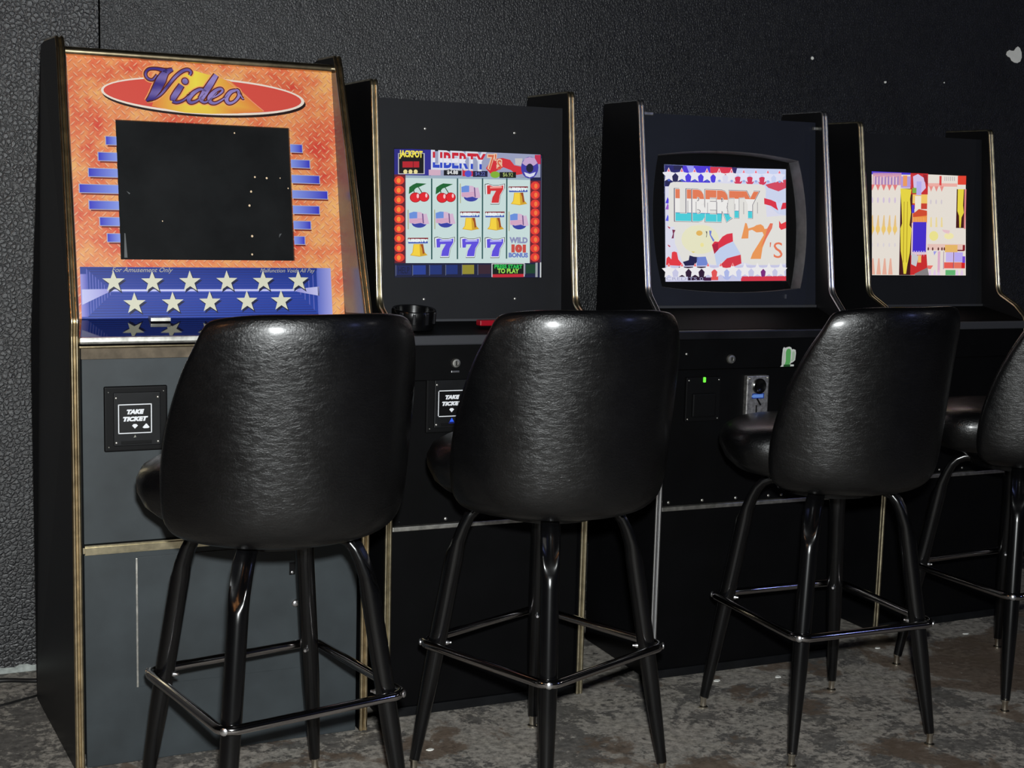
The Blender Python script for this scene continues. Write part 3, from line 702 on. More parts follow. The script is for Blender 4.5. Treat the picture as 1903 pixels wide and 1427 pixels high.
def seven(x, y, c, c2_):
    sh = [(-104, -104), (-70, -110), (-20, -92), (40, -92), (104, -108), (104, -60), (62, 10), (46, 106), (-46, 106), (-34, 40), (12, -40), (-52, -40), (-60, 0), (-100, 0)]
    PP([(x + a, y + b) for a, b in sh], rgb(60, 60, 50), 7); PP([(x + a * .94, y + b * .94) for a, b in sh], rgb(226, 232, 236), 8)
    PP([(x + a * .82 + 2, y + b * .84) for a, b in sh], c, 9); PP([(x - 50, y - 78), (x + 70, y - 82), (x + 74, y - 62), (x - 50, y - 58)], c2_, 10)
cherries(265, 490); cherries(530, 495); flag(783, 500); seven(1032, 515, rgb(206, 46, 48), rgb(232, 150, 140)); bell(1280, 535)
flag(262, 765); flag(525, 765); bell(780, 790); bell(1036, 792); flag(1285, 790)
bell(258, 1055); seven(520, 1058, rgb(92, 76, 214), rgb(170, 168, 236)); seven(780, 1062, rgb(92, 76, 214), rgb(170, 168, 236)); seven(1033, 1066, rgb(92, 76, 214), rgb(170, 168, 236))
PT('WILD', 1185, 962, 1378, 1020, rgb(136, 140, 178), 8, offset=.06); PT('101', 1206, 1035, 1360, 1118, rgb(196, 74, 66), 8, offset=.1); PT('BONUS', 1178, 1122, 1382, 1168, rgb(104, 122, 190), 8, offset=.06)
PR(25, 1215, 1510, 1362, rgb(22, 26, 56), 3)
for x0, x1, c in ((40, 190, (24, 34, 86)), (205, 332, (34, 58, 142)), (372, 492, (26, 46, 112)), (535, 652, (26, 46, 112)), (700, 820, (142, 134, 44)), (862, 990, (52, 30, 44)), (1358, 1460, (20, 62, 40))):
    PR(x0, 1240, x1, 1335, rgb(*c), 5); PR(x0 - 6, 1236, x0, 1345, rgb(96, 104, 130), 6)
PT('HELP', 60, 1258, 170, 1320, rgb(12, 16, 44), 6)
PR(1000, 1228, 1348, 1368, rgb(196, 196, 200), 5); PR(1010, 1236, 1338, 1340, rgb(12, 24, 16), 6); PR(1010, 1340, 1338, 1372, rgb(190, 34, 50), 6)
PT('PRESS START', 1030, 1244, 1322, 1280, rgb(40, 190, 80), 8, offset=.04); PT('TO PLAY', 1062, 1284, 1288, 1330, rgb(150, 214, 80), 8, offset=.04)
PR(1462, 1225, 1486, 1374, rgb(150, 156, 160), 6); PR(1516, 150, 1524, 1378, rgb(70, 74, 96), 6); PR(1510, 1222, 1524, 1378, rgb(200, 204, 206), 7)
K.build('screen_image', 'display', scr)

# ---- third machine (Liberty 7's title)
oc = (.3105, .1735); NS = 11
CN = [(.088, -.004), (.540, -.008), (.534, .352), (.078, .352)]; BG = [(.31, -.034), (.586, .172), (.31, .388), (.038, .174)]
h3 = []
for i in range(4):
    p0, p1, p2 = CN[i], BG[i], CN[(i + 1) % 4]
    for k in range(NS):
        t = k / NS; h3.append(tuple(p0[q] * (1 - t) ** 2 + 2 * p1[q] * t * (1 - t) + p2[q] * t * t for q in (0, 1)))
c3, b3, P3, o3, d3 = cabinet((1.4726, -.6382, 0), -.009, .6104, .1799, 1.5262, .0979, 1.0497, .4674, .375, 'silver_trim', 'navy_charcoal_panel',
    'black machine with silver trim and a bulging framed screen titled Liberty', .462, h3, G, .840)
SX0, SS0, SX1, SS1 = .1275, .0150, .5245, .3300
inner = []
IC = [(SX0 - .003, SS0 - .003), (SX1 + .003, SS0 - .003), (SX1 + .003, SS1 + .003), (SX0 - .003, SS1 + .003)]
for i in range(4):
    for k in range(NS): t = k / NS; inner.append(tuple(IC[i][q] * (1 - t) + IC[(i + 1) % 4][q] * t for q in (0, 1)))
bm = bmesh.new(); rows = [[bm.verts.new(P3(x, s, dp)) for x, s in lp] for lp, dp in ((h3, .002), ([(x * .97 + y * .03, s * .97 + q * .03) for (x, s), (y, q) in zip(h3, inner)], .003), ([(x * .90 + y * .10, s * .95 + q * .05) for (x, s), (y, q) in zip(h3, inner)], .047))]
for a, b in zip(rows, rows[1:]):
    for i in range(len(h3)): j = (i + 1) % len(h3); bm.faces.new((a[i], a[j], b[j], b[i]))
finish('screen_surround', bm, 'moulded_black', b3, label='moulded black recess framing the tube')
bm = bmesh.new(); rows = [[bm.verts.new(P3(x, s, dp)) for x, s in lp] for lp, dp in ((h3, .0465), (inner, .0490))]
for i in range(len(h3)): j = (i + 1) % len(h3); bm.faces.new((rows[0][i], rows[0][j], rows[1][j], rows[1][i]))
finish('tube_border', bm, 'black_plastic', b3)
scr = screen_slab('screen', P3, SX0 - .004, SS0 - .004, SX1 + .004, SS1 + .004, .0495, 'smoked_glass', c3, 'glowing white screen titled Liberty 7s with stars and stripes')
K = screen_canvas(P3, SX0, SS0, SX1, SS1, .0495, d3)
def s2(x, y):
    u = (x - 55) / 1372; t, b = 62 + 32 * u, 1370 + 15 * u; return (u, 1 - (y - t) / (b - t))
wh = rgb(222, 220, 214); lb = rgb(196, 206, 236); rd = rgb(214, 44, 60); nv = rgb(24, 20, 66); bl = rgb(72, 52, 214)
K.rect(0, 0, 1, 1, rgb(214, 214, 230), 1)
PR(55, 62, 250, 300, rgb(26, 20, 96), 2); PR(250, 62, 555, 290, rgb(70, 44, 206), 2); PP([(555, 70), (800, 72), (840, 140), (790, 160), (555, 160)], rd, 3); PR(150, 62, 250, 110, rgb(20, 14, 60), 3)
PP([(290, 62), (370, 64), (380, 130), (320, 140)], rgb(150, 150, 236), 3); PP([(800, 72), (860, 74), (845, 140), (820, 150)], rgb(40, 24, 90), 4)
PR(830, 80, 1427, 300, lb, 2); PP([(1180, 290), (1427, 300), (1427, 620), (1330, 600), (1180, 470)], rgb(200, 208, 232), 2)
for x in (870, 1005, 1150): PD(x, 222, 48, 48, rgb(206, 48, 76), 4)
PP([(1185, 265), (1427, 200), (1427, 300), (1340, 340), (1220, 300)], rgb(208, 66, 86), 3)
for i, x in enumerate((95, 238, 380, 518, 655, 795, 935, 1075, 1215, 1350)):
    u, v = s2(x, 170); K.star(u, v, .056, rgb(228, 226, 232) if i < 6 else rgb(220, 222, 240), 6, .066, .5)
    u, v = s2(x, 108); K.poly([(u - .010, v - .018), (u + .010, v - .018), (u, v + .010)], rgb(240, 96, 110), 7)
    PD(x + 2, 228, 16, 14, rgb(70, 90, 190) if i < 4 else rgb(150, 170, 220), 7, 10)
    if i < 4: PD(x + 70, 205, 34, 46, nv if i in (0,) else bl, 5)
PD(85, 250, 28, 44, nv, 5)
for y, c in ((450, bl), (520, rgb(150, 90, 200)), (650, rgb(90, 90, 220))): PP([(58, y + 40), (82, y - 30), (104, y + 20), (90, y + 44)], c, 3)
for y in (750, 960): PP([(80, y), (112, y + 20), (100, y + 32), (84, y + 16)], rgb(180, 60, 80), 5)
PP([(130, 790), (166, 796), (150, 830), (146, 890), (122, 892), (138, 840)], rgb(120, 40, 70), 5)
PP([(95, 300), (110, 262), (150, 246), (1140, 262), (1180, 280), (1192, 330), (1186, 440), (1200, 640), (1060, 720), (90, 760)], wh, 5)
PP([(150, 700), (1190, 640), (1427, 620), (1427, 1180), (1150, 1230), (900, 1160), (650, 1200), (240, 1150), (160, 950)], wh, 4)
K.text('LIBERTY', *s2(150, 700), *s2(1124, 338), rgb(84, 80, 96), 6, offset=.066, warp=lambda u, v: (u, v if u < .66 else 0.14 + v * .86))
K.text('LIBERTY', *s2(160, 695), *s2(1114, 343), rgb(236, 232, 226), 7, offset=.056, warp=lambda u, v: (u, v if u < .66 else 0.14 + v * .86))
K.text('LIBERTY', *s2(166, 690), *s2(1108, 348), None, 8, offset=.046, warp=lambda u, v: (u, v if u < .66 else 0.14 + v * .86),
       bands=[(.25, rgb(70, 200, 210)), (.265, rgb(60, 80, 160)), (.71, rgb(232, 230, 226)), (1.01, rgb(222, 118, 72))])
for (x, y0, y1) in ((300, 460, 600), (392, 470, 600), (520, 480, 600), (625, 470, 620), (745, 480, 620), (830, 490, 560), (930, 470, 610), (1090, 470, 600)): PR(x, y0, x + 5, y1, rgb(120, 116, 122), 9)
PP([(905, 893), (950, 710), (968, 715), (985, 775), (1050, 755), (1080, 735), (1130, 725), (1160, 745), (1175, 780), (1205, 775), (1240, 712), (1272, 715), (1262, 770), (1195, 890), (1150, 1000), (1130, 1128), (1010, 1128), (1035, 1060), (1105, 950), (1165, 850), (1150, 815), (1080, 820), (1030, 790), (990, 800), (985, 890)], rgb(230, 148, 80), 7)
PP([(1240, 712), (1272, 715), (1262, 770), (1195, 890), (1130, 1000), (1180, 870), (1205, 775)], rgb(224, 112, 84), 8)
K.text("S", *s2(1280, 1118), *s2(1385, 935), rgb(226, 120, 84), 7); PP([(1236, 936), (1252, 936), (1244, 990), (1236, 992)], rgb(214, 110, 84), 7)
PD(440, 900, 210, 170, rgb(226, 224, 190), 5); PD(430, 830, 36, 30, rgb(222, 176, 84), 6); PP([(340, 1040), (385, 1044), (360, 1058)], rgb(220, 200, 90), 6); PD(460, 965, 20, 24, rgb(232, 222, 150), 6)
PP([(500, 806), (520, 812), (512, 876), (504, 878), (510, 840)], rgb(100, 100, 90), 6); PP([(540, 800), (568, 804), (560, 850), (600, 912), (585, 930), (545, 850)], rgb(110, 124, 206), 6)
PP([(570, 965), (600, 925), (645, 930), (690, 870), (740, 840), (805, 828), (810, 925), (740, 955), (660, 1000), (598, 1070)], rd, 6); PP([(575, 965), (640, 940), (640, 1020), (598, 1068)], rgb(170, 24, 50), 7)
PP([(598, 1070), (660, 1000), (740, 955), (812, 925), (900, 1075), (780, 1110), (690, 1160), (625, 1215)], rgb(190, 204, 232), 6)
PP([(660, 1200), (740, 1120), (820, 1098), (898, 1078), (906, 1180), (800, 1225), (700, 1240)], rgb(206, 50, 62), 7)
PP([(245, 1160), (310, 1140), (320, 1085), (365, 1100), (420, 1105), (400, 1160), (380, 1200), (270, 1205)], nv, 6); PP([(400, 1105), (500, 1100), (530, 1200), (400, 1205)], rgb(112, 132, 204), 6)
PP([(60, 1195), (66, 1120), (90, 1095), (120, 1130), (125, 1050), (150, 1040), (180, 1050), (195, 1130), (235, 1180), (215, 1205)], rgb(222, 52, 58), 6)
PP([(1170, 420), (1250, 440), (1340, 480), (1427, 470), (1427, 540), (1330, 560), (1250, 510), (1172, 490)], rgb(214, 44, 60), 6)
PP([(1345, 680), (1370, 720), (1427, 692), (1427, 770), (1370, 790), (1345, 760)], rgb(222, 54, 58), 6); PP([(1300, 430), (1340, 480), (1400, 430), (1370, 530), (1350, 600), (1320, 520)], rgb(206, 214, 240), 7)
PR(55, 1200, 1427, 1385, rgb(196, 196, 224), 5)
PR(200, 1215, 500, 1372, rgb(40, 10, 40), 6); PP([(560, 1260), (640, 1240), (640, 1372), (560, 1372)], rgb(222, 80, 76), 6); PP([(900, 1330), (1427, 1330), (1427, 1385), (900, 1385)], rgb(208, 48, 66), 6); PD(1150, 1290, 44, 50, rgb(120, 40, 120), 6)
PR(480, 1340, 560, 1378, rgb(60, 14, 60), 7); PR(55, 1330, 300, 1372, rgb(214, 214, 232), 8)
PD(740, 1310, 50, 60, rgb(170, 180, 226), 6); PD(870, 1310, 50, 60, rgb(190, 196, 232), 6)
for i, x in enumerate((90, 235, 380, 525, 668, 805, 945, 1090, 1225, 1365)):
    u, v = s2(x, 1262); K.star(u, v, .058, rgb(232, 230, 232), 8, .070, .5)
    if i < 6: u, v = s2(x, 1188); K.poly([(u - .010, v - .018), (u + .010, v - .018), (u, v + .012)], rgb(236, 96, 100), 9)
PT('CREDITS 0', 62, 1338, 470, 1368, rgb(160, 160, 196), 9)
K.build('screen_image', 'display', scr)
for X, S in ((.030, .455), (.584, .440)):
    q = P3(X, S); t_ = boxo('retaining_clip', X - .012 if X < .1 else X - .006, X + .028 if X < .1 else X + .012, q.y - .012, q.y - .001, q.z, q.z + .009, 'worn_aluminium', b3, .002)
q = P3(.4880, -.031); boxo('bezel_tab', .4865, .4895, q.y - .004, q.y, q.z - .006, q.z + .006, 'chrome', b3, 0)
q = P3(.030, .302); boxo('bezel_tab', .030, .036, q.y - .004, q.y, q.z - .010, q.z + .010, 'worn_aluminium', b3, .001)
for X in (.126, .290): boxo('hinge_leaf', X, X + (.032 if X < .2 else .045), .146 if X < .2 else .146, .156, .966, .969, 'brass_trim' if X > .2 else 'nickel', c3, .0008)
for X in (.047, .151, .256, .362, .404, .50, .57): screw('screw', X, .014, .4835, .0046, c3, 'worn_aluminium', .003)
cam_lock(c3, .209, -.002, .8655, .0125); screw('screw', .073, -.002, .881, .0038, c3)
# bill slot plate, coin mechanism, cactus sticker
pl = boxo('bill_acceptor', .081, .187, .004, .02, .700, .818, 'black_plastic', c3, .002)
boxo('bill_mouth', .098, .170, -.004, .006, .712, .775, 'black_plastic', pl, .004)
for X in (.088, .180):
    for Z in (.707, .810): screw('screw', X, .004, Z, .0025, pl, 'worn_aluminium', .002)
bm = bmesh.new(); box(bm, .131, .138, .000, .006, .804, .818, .002); le = finish('indicator_light', bm, 'display', pl, label='small lit green lamp')
ca = le.data.color_attributes.new('Col', 'FLOAT_COLOR', 'CORNER')
for q in ca.data: q.color = (0.18, 0.95, 0.06, 1)
cm = boxo('coin_mechanism', .266, .336, .000, .02, .692, .818, 'cast_metal', c3, .003, 'cast metal coin slot plate')
bm = bmesh.new(); lathe(bm, [(.021, 0), (.021, .004), (.018, .006), (.012, .003), (.004, .002)], Matrix.Translation((.304, .000, .790)) @ Matrix.Rotation(PI / 2, 4, 'X'), 24); finish('coin_return_knob', bm, 'satin_black_metal', cm, True, angle=40)
cv = Canvas((.266, .000, .692), (1, 0, 0), (0, 0, 1)); cv.rect(.018, .064, .056, .078, rgb(34, 58, 140), 1); cv.rect(.022, .0665, .053, .0755, rgb(110, 150, 226), 2); cv.poly([(.015, .070), (.022, .0755), (.022, .0665)], rgb(110, 150, 226), 2)
cv.build('blue_label', 'print', cm, label='small blue label')
bm = bmesh.new(); box(bm, .297, .3005, -.0015, .001, .708, .738, .0005); finish('coin_slot', bm, 'black_plastic', cm)
bm = bmesh.new(); box(bm, -.0022, .0022, -.0015, .001, -.011, .011, .0005); bmesh.ops.rotate(bm, verts=bm.verts, matrix=Matrix.Rotation(-.6, 3, 'Y')); bmesh.ops.translate(bm, verts=bm.verts, vec=(.306, 0, .747)); finish('coin_lever', bm, 'black_plastic', cm)
boxo('return_cup', .294, .309, -.002, .004, .693, .706, 'black_plastic', cm, .001)
for X, Z in ((.272, .698), (.330, .699), (.274, .811), (.331, .812), (.288, .701)): screw('screw', X, .000, Z, .0028, cm)
boxo('coin_tray_edge', .285, .350, -.004, .014, .683, .686, 'satin_plate', c3, .001)
cv = Canvas((.368, -.002, .8405), (1, 0, 0), (0, 0, 1))
def rr(x, y): return ((x - 670) / 245 * .049, (412 - y) / 290 * .055)
cv.poly([rr(*q) for q in ((672, 410), (690, 380), (690, 260), (698, 150), (715, 128), (735, 140), (760, 132), (795, 124), (830, 135), (846, 165), (875, 160), (905, 175), (912, 215), (905, 320), (870, 348), (835, 362), (830, 380), (888, 382), (888, 408))], rgb(214, 216, 210), 1)
cv.poly([rr(*q) for q in ((730, 405), (752, 330), (748, 200), (760, 165), (790, 150), (820, 162), (830, 200), (828, 340), (815, 400))], rgb(96, 178, 98), 2)
cv.poly([rr(*q) for q in ((838, 330), (850, 290), (848, 215), (862, 190), (888, 195), (895, 230), (892, 310), (865, 332))], rgb(176, 196, 172), 2)
cv.poly([rr(*q) for q in ((698, 380), (708, 190), (722, 170), (736, 190), (734, 380))], rgb(196, 204, 192), 2)
cv.rect(*rr(720, 410), *rr(830, 380), rgb(40, 84, 44), 3); cv.build('cactus_sticker', 'print', c3, label='green cactus sticker with a white edge')

# ---- fourth machine (garbled screen)
h4 = rect_loop(.0745, .0340, .4545, .3535)
c4, b4, P4, o4, d4 = cabinet((2.3303, -.4985, 0), .012, .5346, .2058, 1.5163, .1211, 1.0349, .471, .40, 'old_gold_trim', 'charcoal_panel',
    'black machine at the far right with a garbled red, yellow and blue screen', .468, h4, G)
for X, Z in ((.05, .487), (.14, .487), (.23, .488), (.32, .489), (.402, .492), (.49, .492)): screw('screw', X, .014, Z, .004, c4, 'worn_aluminium', .003)
screw('screw', .380, .014, .503, .003, c4)
cam_lock(c4, .20, -.002, .87)
scr = screen_slab('screen', P4, .0745, .0340, .4545, .3535, .004, 'smoked_glass', c4, 'lit screen with a garbled stretched picture')
K = screen_canvas(P4, .0765, .0360, .4525, .3512, .004, d4)
def s2(x, y):
    v = (y - 75) / 1262; l, r = 62 + 28 * v, 1215 + 28 * v; u = (x - l) / (r - l); t, b = 72 + 35 * u, 1337; return (u, 1 - (y - t) / (b - t))
cr = rgb(226, 218, 208)
K.rect(0, 0, 1, 1, cr, 1); PR(60, 50, 530, 100, rgb(70, 50, 200), 2)
PR(80, 80, 420, 230, rgb(206, 150, 170), 2)
for i in range(16): PR(90 + i * 19, 120 + (i % 3) * 8, 100 + i * 19, 225, rgb(130, 120, 196) if i % 2 else rgb(220, 206, 216), 3)
for i in range(5): x = 75 + 68 * i; PP([(x - 28, 225), (x + 28, 225), (x, 300)], rgb(222, 120, 120), 3); PD(x + 2, 415, 12, 36, rgb(206, 190, 212), 3); PP([(x + 5, 600), (x + 16, 600), (x + 28, 790), (x + 6, 850), (x - 14, 780)], rgb(226, 190, 130), 3); PD(x + 8, 770, 26, 46, rgb(232, 196, 110), 4); PD(x + 12, 965, 10, 26, rgb(214, 206, 210), 3)
for i in range(4): x = 100 + 70 * i; PP([(x - 8, 1130), (x + 8, 1130), (x + 28, 1330), (x - 26, 1330)], rgb(226, 170, 150), 3)
PR(415, 120, 540, 260, rgb(176, 150, 214), 3); PR(440, 110, 490, 240, rgb(230, 150, 90), 4)
PR(415, 270, 560, 1335, rgb(64, 14, 16), 3)
PP([(410, 270), (545, 280), (530, 400), (545, 560), (530, 720), (555, 760), (540, 1060), (515, 1200), (500, 1320), (470, 1320), (455, 1180), (430, 1040), (420, 760), (440, 700), (428, 480), (420, 380)], rgb(226, 208, 60), 4)
for x in (455, 495): PP([(x, 430), (x + 8, 430), (x + 12, 1180), (x + 2, 1180)], rgb(176, 150, 34), 5)
PR(530, 80, 745, 340, rgb(196, 36, 42), 3); PP([(560, 120), (620, 90), (700, 140), (720, 260), (640, 350), (570, 250)], rgb(206, 190, 226), 4); PR(555, 260, 605, 325, rgb(120, 170, 60), 5); PR(605, 180, 665, 350, rgb(180, 170, 232), 5); PP([(680, 90), (730, 100), (745, 230), (700, 180)], rgb(150, 20, 34), 5)
PR(560, 340, 740, 520, rgb(196, 60, 40), 3); PR(560, 340, 740, 450, rgb(236, 196, 100), 4); PR(590, 360, 665, 520, rgb(232, 226, 206), 5); PR(552, 470, 585, 570, rgb(70, 50, 200), 5); PP([(570, 580), (640, 520), (740, 540), (740, 600), (570, 620)], rgb(204, 70, 40), 5)
PR(562, 560, 742, 690, rgb(230, 140, 60), 4)
for i in range(8): PR(575 + i * 20, 620, 580 + i * 20, 690, rgb(240, 190, 120), 5)
PR(556, 690, 745, 1090, rgb(226, 196, 200), 4); PR(572, 680, 735, 1050, rgb(64, 40, 196), 6)
for i in range(5): PP([(585 + i * 30, 1035), (598 + i * 30, 1035), (592 + i * 30, 1110)], rgb(190, 180, 230), 7)
PP([(550, 1090), (745, 1080), (760, 1250), (650, 1330), (550, 1335)], rgb(196, 40, 40), 5); PP([(560, 1060), (650, 1100), (620, 1230), (560, 1200)], rgb(196, 196, 200), 6); PR(640, 1090, 680, 1180, rgb(232, 190, 110), 6); PP([(600, 1320), (760, 1240), (780, 1337), (610, 1337)], rgb(130, 124, 126), 6)
for i in range(3): x = 785 + 66 * i; PP([(x - 28, 230), (x + 28, 230), (x, 305)], rgb(226, 140, 132), 3); PD(x, 430, 10, 30, rgb(206, 196, 204), 3); PP([(x, 620), (x + 14, 620), (x + 22, 740), (x - 4, 740)], rgb(232, 212, 150), 3)
PR(745, 200, 1110, 240, rgb(232, 170, 160), 3); PP([(885, 110), (912, 110), (912, 230), (885, 220)], rgb(214, 60, 60), 4); PR(1115, 105, 1220, 215, rgb(222, 60, 40), 4)
for i in range(6): PR(950 + i * 24, 118, 956 + i * 24, 170, rgb(150, 140, 150), 4)
PR(1105, 270, 1205, 750, rgb(64, 14, 16), 3); PP([(1118, 270), (1195, 270), (1188, 470), (1200, 560), (1172, 620), (1165, 745), (1148, 745), (1140, 600), (1118, 540)], rgb(226, 208, 60), 4); PR(1205, 270, 1225, 760, rgb(222, 130, 130), 4)
PD(830, 850, 56, 60, rgb(232, 222, 140), 3); PP([(930, 770), (1030, 780), (1020, 830), (950, 800)], rgb(226, 190, 196), 3); PD(1020, 850, 60, 40, rgb(236, 226, 170), 3)
PR(755, 950, 1225, 1025, rgb(226, 190, 180), 3)
for x in (765, 820, 890, 935, 965): PD(x, 1010, 10, 22, rgb(90, 40, 40), 4, 8)
PR(972, 960, 1130, 1050, rgb(226, 180, 100), 4); PR(1130, 1020, 1215, 1036, rgb(110, 20, 30), 4); PR(1195, 960, 1225, 1030, rgb(130, 20, 30), 4)
PR(985, 1050, 1085, 1170, rgb(196, 180, 232), 4); PR(1092, 1050, 1200, 1170, rgb(180, 166, 236), 4); PR(965, 1175, 1085, 1250, rgb(226, 90, 80), 4); PR(1090, 1175, 1185, 1250, rgb(226, 110, 90), 4); PR(1185, 1175, 1230, 1250, rgb(206, 30, 30), 4); PR(1195, 1100, 1230, 1180, rgb(110, 70, 206), 5); PR(1080, 1050, 1088, 1250, rgb(110, 40, 90), 5)
PR(985, 1270, 1110, 1335, rgb(96, 176, 110), 4); PP([(830, 1040), (870, 1040), (840, 1090)], rgb(150, 150, 226), 4); PR(885, 1040, 915, 1300, rgb(216, 170, 196), 4); PP([(760, 1215), (830, 1215), (800, 1260), (760, 1255)], rgb(230, 110, 100), 4); PR(955, 1040, 962, 1260, rgb(150, 110, 150), 4)
for x in (790, 850, 900, 1130, 1190): PP([(x - 20, 1335), (x - 6, 1270), (x + 10, 1270), (x + 20, 1335)], rgb(222, 196, 226), 4)
K.build('screen_image', 'display', scr)

# ------------------------------------------------------------------ things on and around the machines
at = empty('ashtray', (.7149 + .090, -.6619 + .074, .9528), 0, 'small round black dish on the shelf under the cherry screen', 'ashtray'); at.rotation_euler = (.112, 0, 0)
bm = bmesh.new(); lathe(bm, [(.044, 0), (.050, .004), (.053, .028), (.054, .046), (.052, .049), (.046, .048), (.044, .030), (.041, .012), (.01, .010)], Matrix(), 36)
finish('bowl', bm, 'satin_black_metal', at, True, angle=45)
for a in (-2.5, -1.9, -1.3, -.75, 1.2):
    bm = bmesh.new(); box(bm, .0505, .0570, -.004, .004, .018, .046, .0015); r_ = finish('rim_rest', bm, 'gloss_laminate', at); r_.rotation_euler = (0, 0, a)
def cable(name, pts, r, label):
    bm = bmesh.new(); p_ = fillet(pts, [0] + [.15] * (len(pts) - 2) + [0], 8); tube(bm, p_, r, 8)
    o = finish(name, bm, 'cable_rubber', None, True); tag(o, label, 'cable'); return o
cable('power_cable', [(-2.4, -.25, .007), (-.9, -.16, .007), (-.118, -.068, .007), (-.03, -.108, .007), (.12, -.12, .007), (.4, -.10, .007)], .006, 'thick black cable on the floor close to the wall at far left')
cable('power_cable', [(-2.4, -.42, .0035), (-.7, -.30, .0035), (-.131, -.250, .0035), (-.050, -.212, .0035), (.05, -.150, .0035), (.42, -.14, .0035)], .003, 'thin black wire on the floor nearer the camera at far left')
for (x, y, s, lb_) in ((2.545, -.435, .016, 'largest pale paint flake on the floor against the foot of the garbled screen machine'),
        (1.826, -.726, .013, 'right one of two pale paint flakes under the Liberty title machine stool'),
        (1.653, -.695, .014, 'left one of two pale paint flakes under the Liberty title machine stool'),
        (2.60, -.60, .010, 'small paint flake on the floor under the rightmost stool'),
        (.763, -.868, .012, 'pale paint flake on the floor between the two left stools'),
        (2.25, -.62, .010, 'small paint flake on the floor between the two right stools')):
    bm = bmesh.new(); n_ = 7; ph = random.random() * 6
    f = bm.faces.new([bm.verts.new((s * random.uniform(.5, 1.2) * math.cos(2 * PI * i / n_ + ph), s * .7 * random.uniform(.5, 1.2) * math.sin(2 * PI * i / n_ + ph), 0.0005)) for i in range(n_)])
    g = bmesh.ops.extrude_face_region(bm, geom=[f])
    for v in g['geom']:
        if isinstance(v, bmesh.types.BMVert): v.co.z += .002; v.co.x *= .8; v.co.y *= .8
    o = finish('paint_flake', bm, 'white_plaster'); o.location = (x, y, 0); tag(o, lb_, 'debris', 'pale flakes scattered on the floor')

# ------------------------------------------------------------------ bar stools
def leg_mesh():
    R = lambda z: .281 - .170 * z
    pts = [(.05, .612), (.112, .612), (.135, .609), (.154, .600), (.168, .585), (.179, .563), (R(.53), .53), (R(.50), .50), (R(.42), .42), (R(.30), .30), (R(.22), .22), (R(.12), .12), (R(.030), .030)]
    rad = [.016, .0165, .017, .0175, .018, .0185, .019, .0195, .0195, .0195, .0185, .0150, .0112]
    fl_ = [(1, 1), (1.05, .9), (1.12, .85), (1.18, .82), (1.20, .82), (1.16, .86), (1.08, .94), (1, 1), (1, 1), (1, 1), (1, 1), (1, 1), (1, 1)]
    dn_ = [0, .1, .35, .6, .75, .7, .35, 0, 0, 0, 0, 0, 0]
    P_, Rd, Fl, Dn = [], [], [], []
    for i in range(len(pts) - 1):
        for k in range(4):
            t = k / 4; P_.append((pts[i][0] * (1 - t) + pts[i + 1][0] * t, 0, pts[i][1] * (1 - t) + pts[i + 1][1] * t)); Rd.append(rad[i] * (1 - t) + rad[i + 1] * t)
            Fl.append(tuple(fl_[i][q] * (1 - t) + fl_[i + 1][q] * t for q in (0, 1))); Dn.append(dn_[i] * (1 - t) + dn_[i + 1] * t)
    P_.append((pts[-1][0], 0, pts[-1][1])); Rd.append(rad[-1]); Fl.append(fl_[-1]); Dn.append(0)
    bm = bmesh.new(); tube(bm, P_, Rd, 28, False, Fl, Dn); return bm
def shell_mesh():
    bm = bmesh.new(); nu, nv = 20, 13
    prof = [(.640, .180), (.643, .222), (.656, .243), (.685, .251), (.74, .256), (.80, .261), (.86, .266), (.92, .271), (.975, .277), (1.010, .280), (1.036, .279), (1.051, .270)]
    half = [68, 75, 78, 78, 77, 73, 68, 62, 56, 51, 48, 45]
    grid = []
    for (z, r), hf in zip(prof, half):
        row = []
        for i in range(nu + 1):
            u = -1 + 2 * i / nu; a = math.radians(hf) * u
            dz = -.018 * abs(u) ** 4 * max(0, (z - .85) / .19)
            row.append(bm.verts.new(((r - .022) * math.sin(a), -(r - .022) * math.cos(a), z + dz)))
        grid.append(row)
    for a, b in zip(grid, grid[1:]):
        for i in range(nu): bm.faces.new((a[i], a[i + 1], b[i + 1], b[i]))
    me = bpy.data.meshes.new('backrest'); bm.to_mesh(me); bm.free()
    ob = bpy.data.objects.new('tmp', me); COL.objects.link(ob)
    s = ob.modifiers.new('s', 'SOLIDIFY'); s.thickness = .050; s.offset = 0
    b = ob.modifiers.new('b', 'SUBSURF'); b.levels = 2; b.render_levels = 2
    dg = bpy.context.evaluated_depsgraph_get(); m2 = bpy.data.meshes.new_from_object(ob.evaluated_get(dg))
    bpy.data.objects.remove(ob); m2.name = 'backrest'
    m2.materials.clear(); m2.materials.append(M['vinyl'])
    for p in m2.polygons: p.use_smooth = True
    return m2
def seat_mesh():
    bm = bmesh.new()
    def rf(t):                                # tighter inside the backrest, full at the front
        a = abs((t - 1.5 * PI + PI) % (2 * PI) - PI)   # angle from the back (-Y)
        u = max(0, min(1, (a - math.radians(62)) / math.radians(34))); u = u * u * (3 - 2 * u)
        return .74 + .26 * u
    prof = [(.10, .638), (.190, .640), (.222, .648), (.246, .668), (.261, .698), (.262, .718), (.252, .738), (.228, .752), (.16, .760), (.05, .762)]
    lathe(bm, prof, Matrix(), 40, rf); return bm
backrest = shell_mesh()
stool0 = None
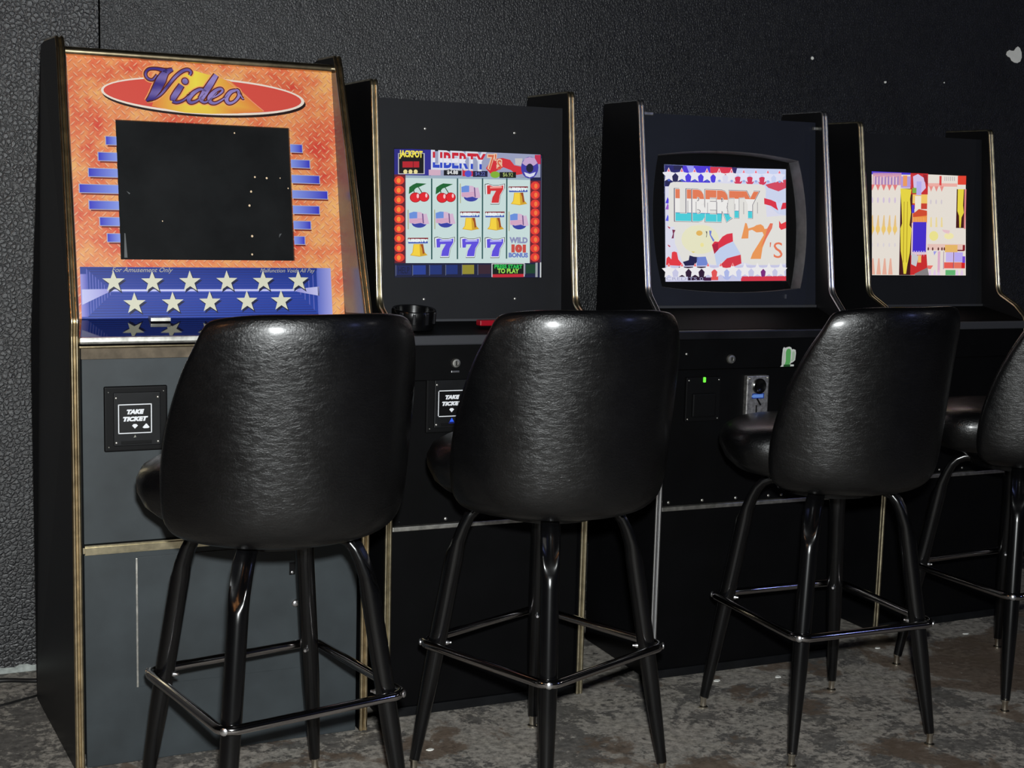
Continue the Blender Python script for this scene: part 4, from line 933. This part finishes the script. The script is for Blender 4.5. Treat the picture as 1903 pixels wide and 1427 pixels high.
def stool(x, y, face, leg_rot, label, first=None):
    root = empty('bar_stool', (x, y, 0), face, label, 'bar stool', 'black bar stools in front of the machines')
    if first is None:
        b = bpy.data.objects.new('backrest', backrest); COL.objects.link(b); b.parent = root
        finish('seat', seat_mesh(), 'vinyl', root, True)
        bm = bmesh.new(); lathe(bm, [(.100, .592), (.118, .596), (.124, .612), (.165, .634), (.165, .641)], Matrix(), 32); finish('swivel_plate', bm, 'satin_black_metal', root, True, angle=40)
        lm = leg_mesh(); l0 = finish('leg', lm, 'satin_black_metal', root, True, angle=60)
        bm = bmesh.new(); r0 = .281 - .17 * .020
        lathe(bm, [(.0120, 0), (.0120, .003), (.0078, .006), (.0074, .024), (.0095, .028), (.009, .036)], Matrix.Translation((r0, 0, 0)), 16); g0 = finish('glide', bm, 'nickel', l0, True, label='nickel foot glide', angle=40)
        bm = bmesh.new(); rr_ = .281 - .17 * .298
        lathe(bm, [(.0055, 0), (.0055, .004), (.003, .008), (.003, .012)], Matrix.Translation((rr_ - .018, 0, .298)) @ Matrix.Rotation(-PI / 2, 4, 'Y'), 12); n0 = finish('bolt', bm, 'chrome', l0, True, label='chrome bolt', angle=40)
        bm = bmesh.new(); lathe(bm, [(.0075, 0), (.0075, .002), (.005, .004), (.001, .0045)], Matrix.Translation((.2665, 0, .298)) @ Matrix.Rotation(PI / 2, 4, 'Y'), 12); m0 = finish('bolt', bm, 'chrome', l0, True, label='chrome bolt', angle=40)
        legs = [l0]
        for k in range(3):
            l = l0.copy(); COL.objects.link(l); l.parent = root; legs.append(l)
            for ch in (g0, n0, m0): c = ch.copy(); COL.objects.link(c); c.parent = l
        for k, l in enumerate(legs): l.rotation_euler = (0, 0, leg_rot - face + PI / 2 * k)
        bm = bmesh.new(); cr_ = .0295; ax = .2585; pts = []
        sharp = ax + cr_ * (math.sqrt(2) - 1)
        for k in range(4):
            t = PI / 2 * k; cx_, cy_ = (sharp - cr_ * math.sqrt(2)) * math.cos(t), (sharp - cr_ * math.sqrt(2)) * math.sin(t)
            for j in range(9): a = t - PI / 4 + PI / 2 * j / 8; pts.append((cx_ + cr_ * math.cos(a), cy_ + cr_ * math.sin(a), .298))
            nx = PI / 2 * (k + 1); c2x, c2y = (sharp - cr_ * math.sqrt(2)) * math.cos(nx), (sharp - cr_ * math.sqrt(2)) * math.sin(nx)
            pa, pb = Vector(pts[-1]), Vector((c2x + cr_ * math.cos(nx - PI / 4), c2y + cr_ * math.sin(nx - PI / 4), .298))
            for j in range(1, 5): pts.append(tuple(pa.lerp(pb, j / 5)))
        tube(bm, pts, .0095, 14, True); rg = finish('foot_ring', bm, 'dark_chrome', root, True, label='square chrome foot ring'); rg.rotation_euler = (0, 0, leg_rot - face)
    else:
        k = 0
        for ch in list(first.children):
            c = ch.copy(); COL.objects.link(c); c.parent = root
            if ch.name.startswith('leg'): c.rotation_euler = (0, 0, leg_rot - face + PI / 2 * k); k += 1
            if ch.name.startswith('foot_ring'): c.rotation_euler = (0, 0, leg_rot - face)
            for g in list(ch.children): d = g.copy(); COL.objects.link(d); d.parent = c
    return root
stool0 = stool(.3298, -1.1123, math.radians(5), -.5883, 'black vinyl bucket bar stool in front of the orange fronted machine')
stool(.9425, -1.0717, math.radians(-4), -.3901, 'black vinyl bucket bar stool in front of the cherry screen machine', stool0)
stool(1.7026, -1.0518, math.radians(6), -.8094, 'black vinyl bucket bar stool in front of the Liberty title machine', stool0)
stool(2.416, -.9384, math.radians(7), -.7262, 'black vinyl bucket bar stool at the right edge, in front of the garbled screen', stool0)
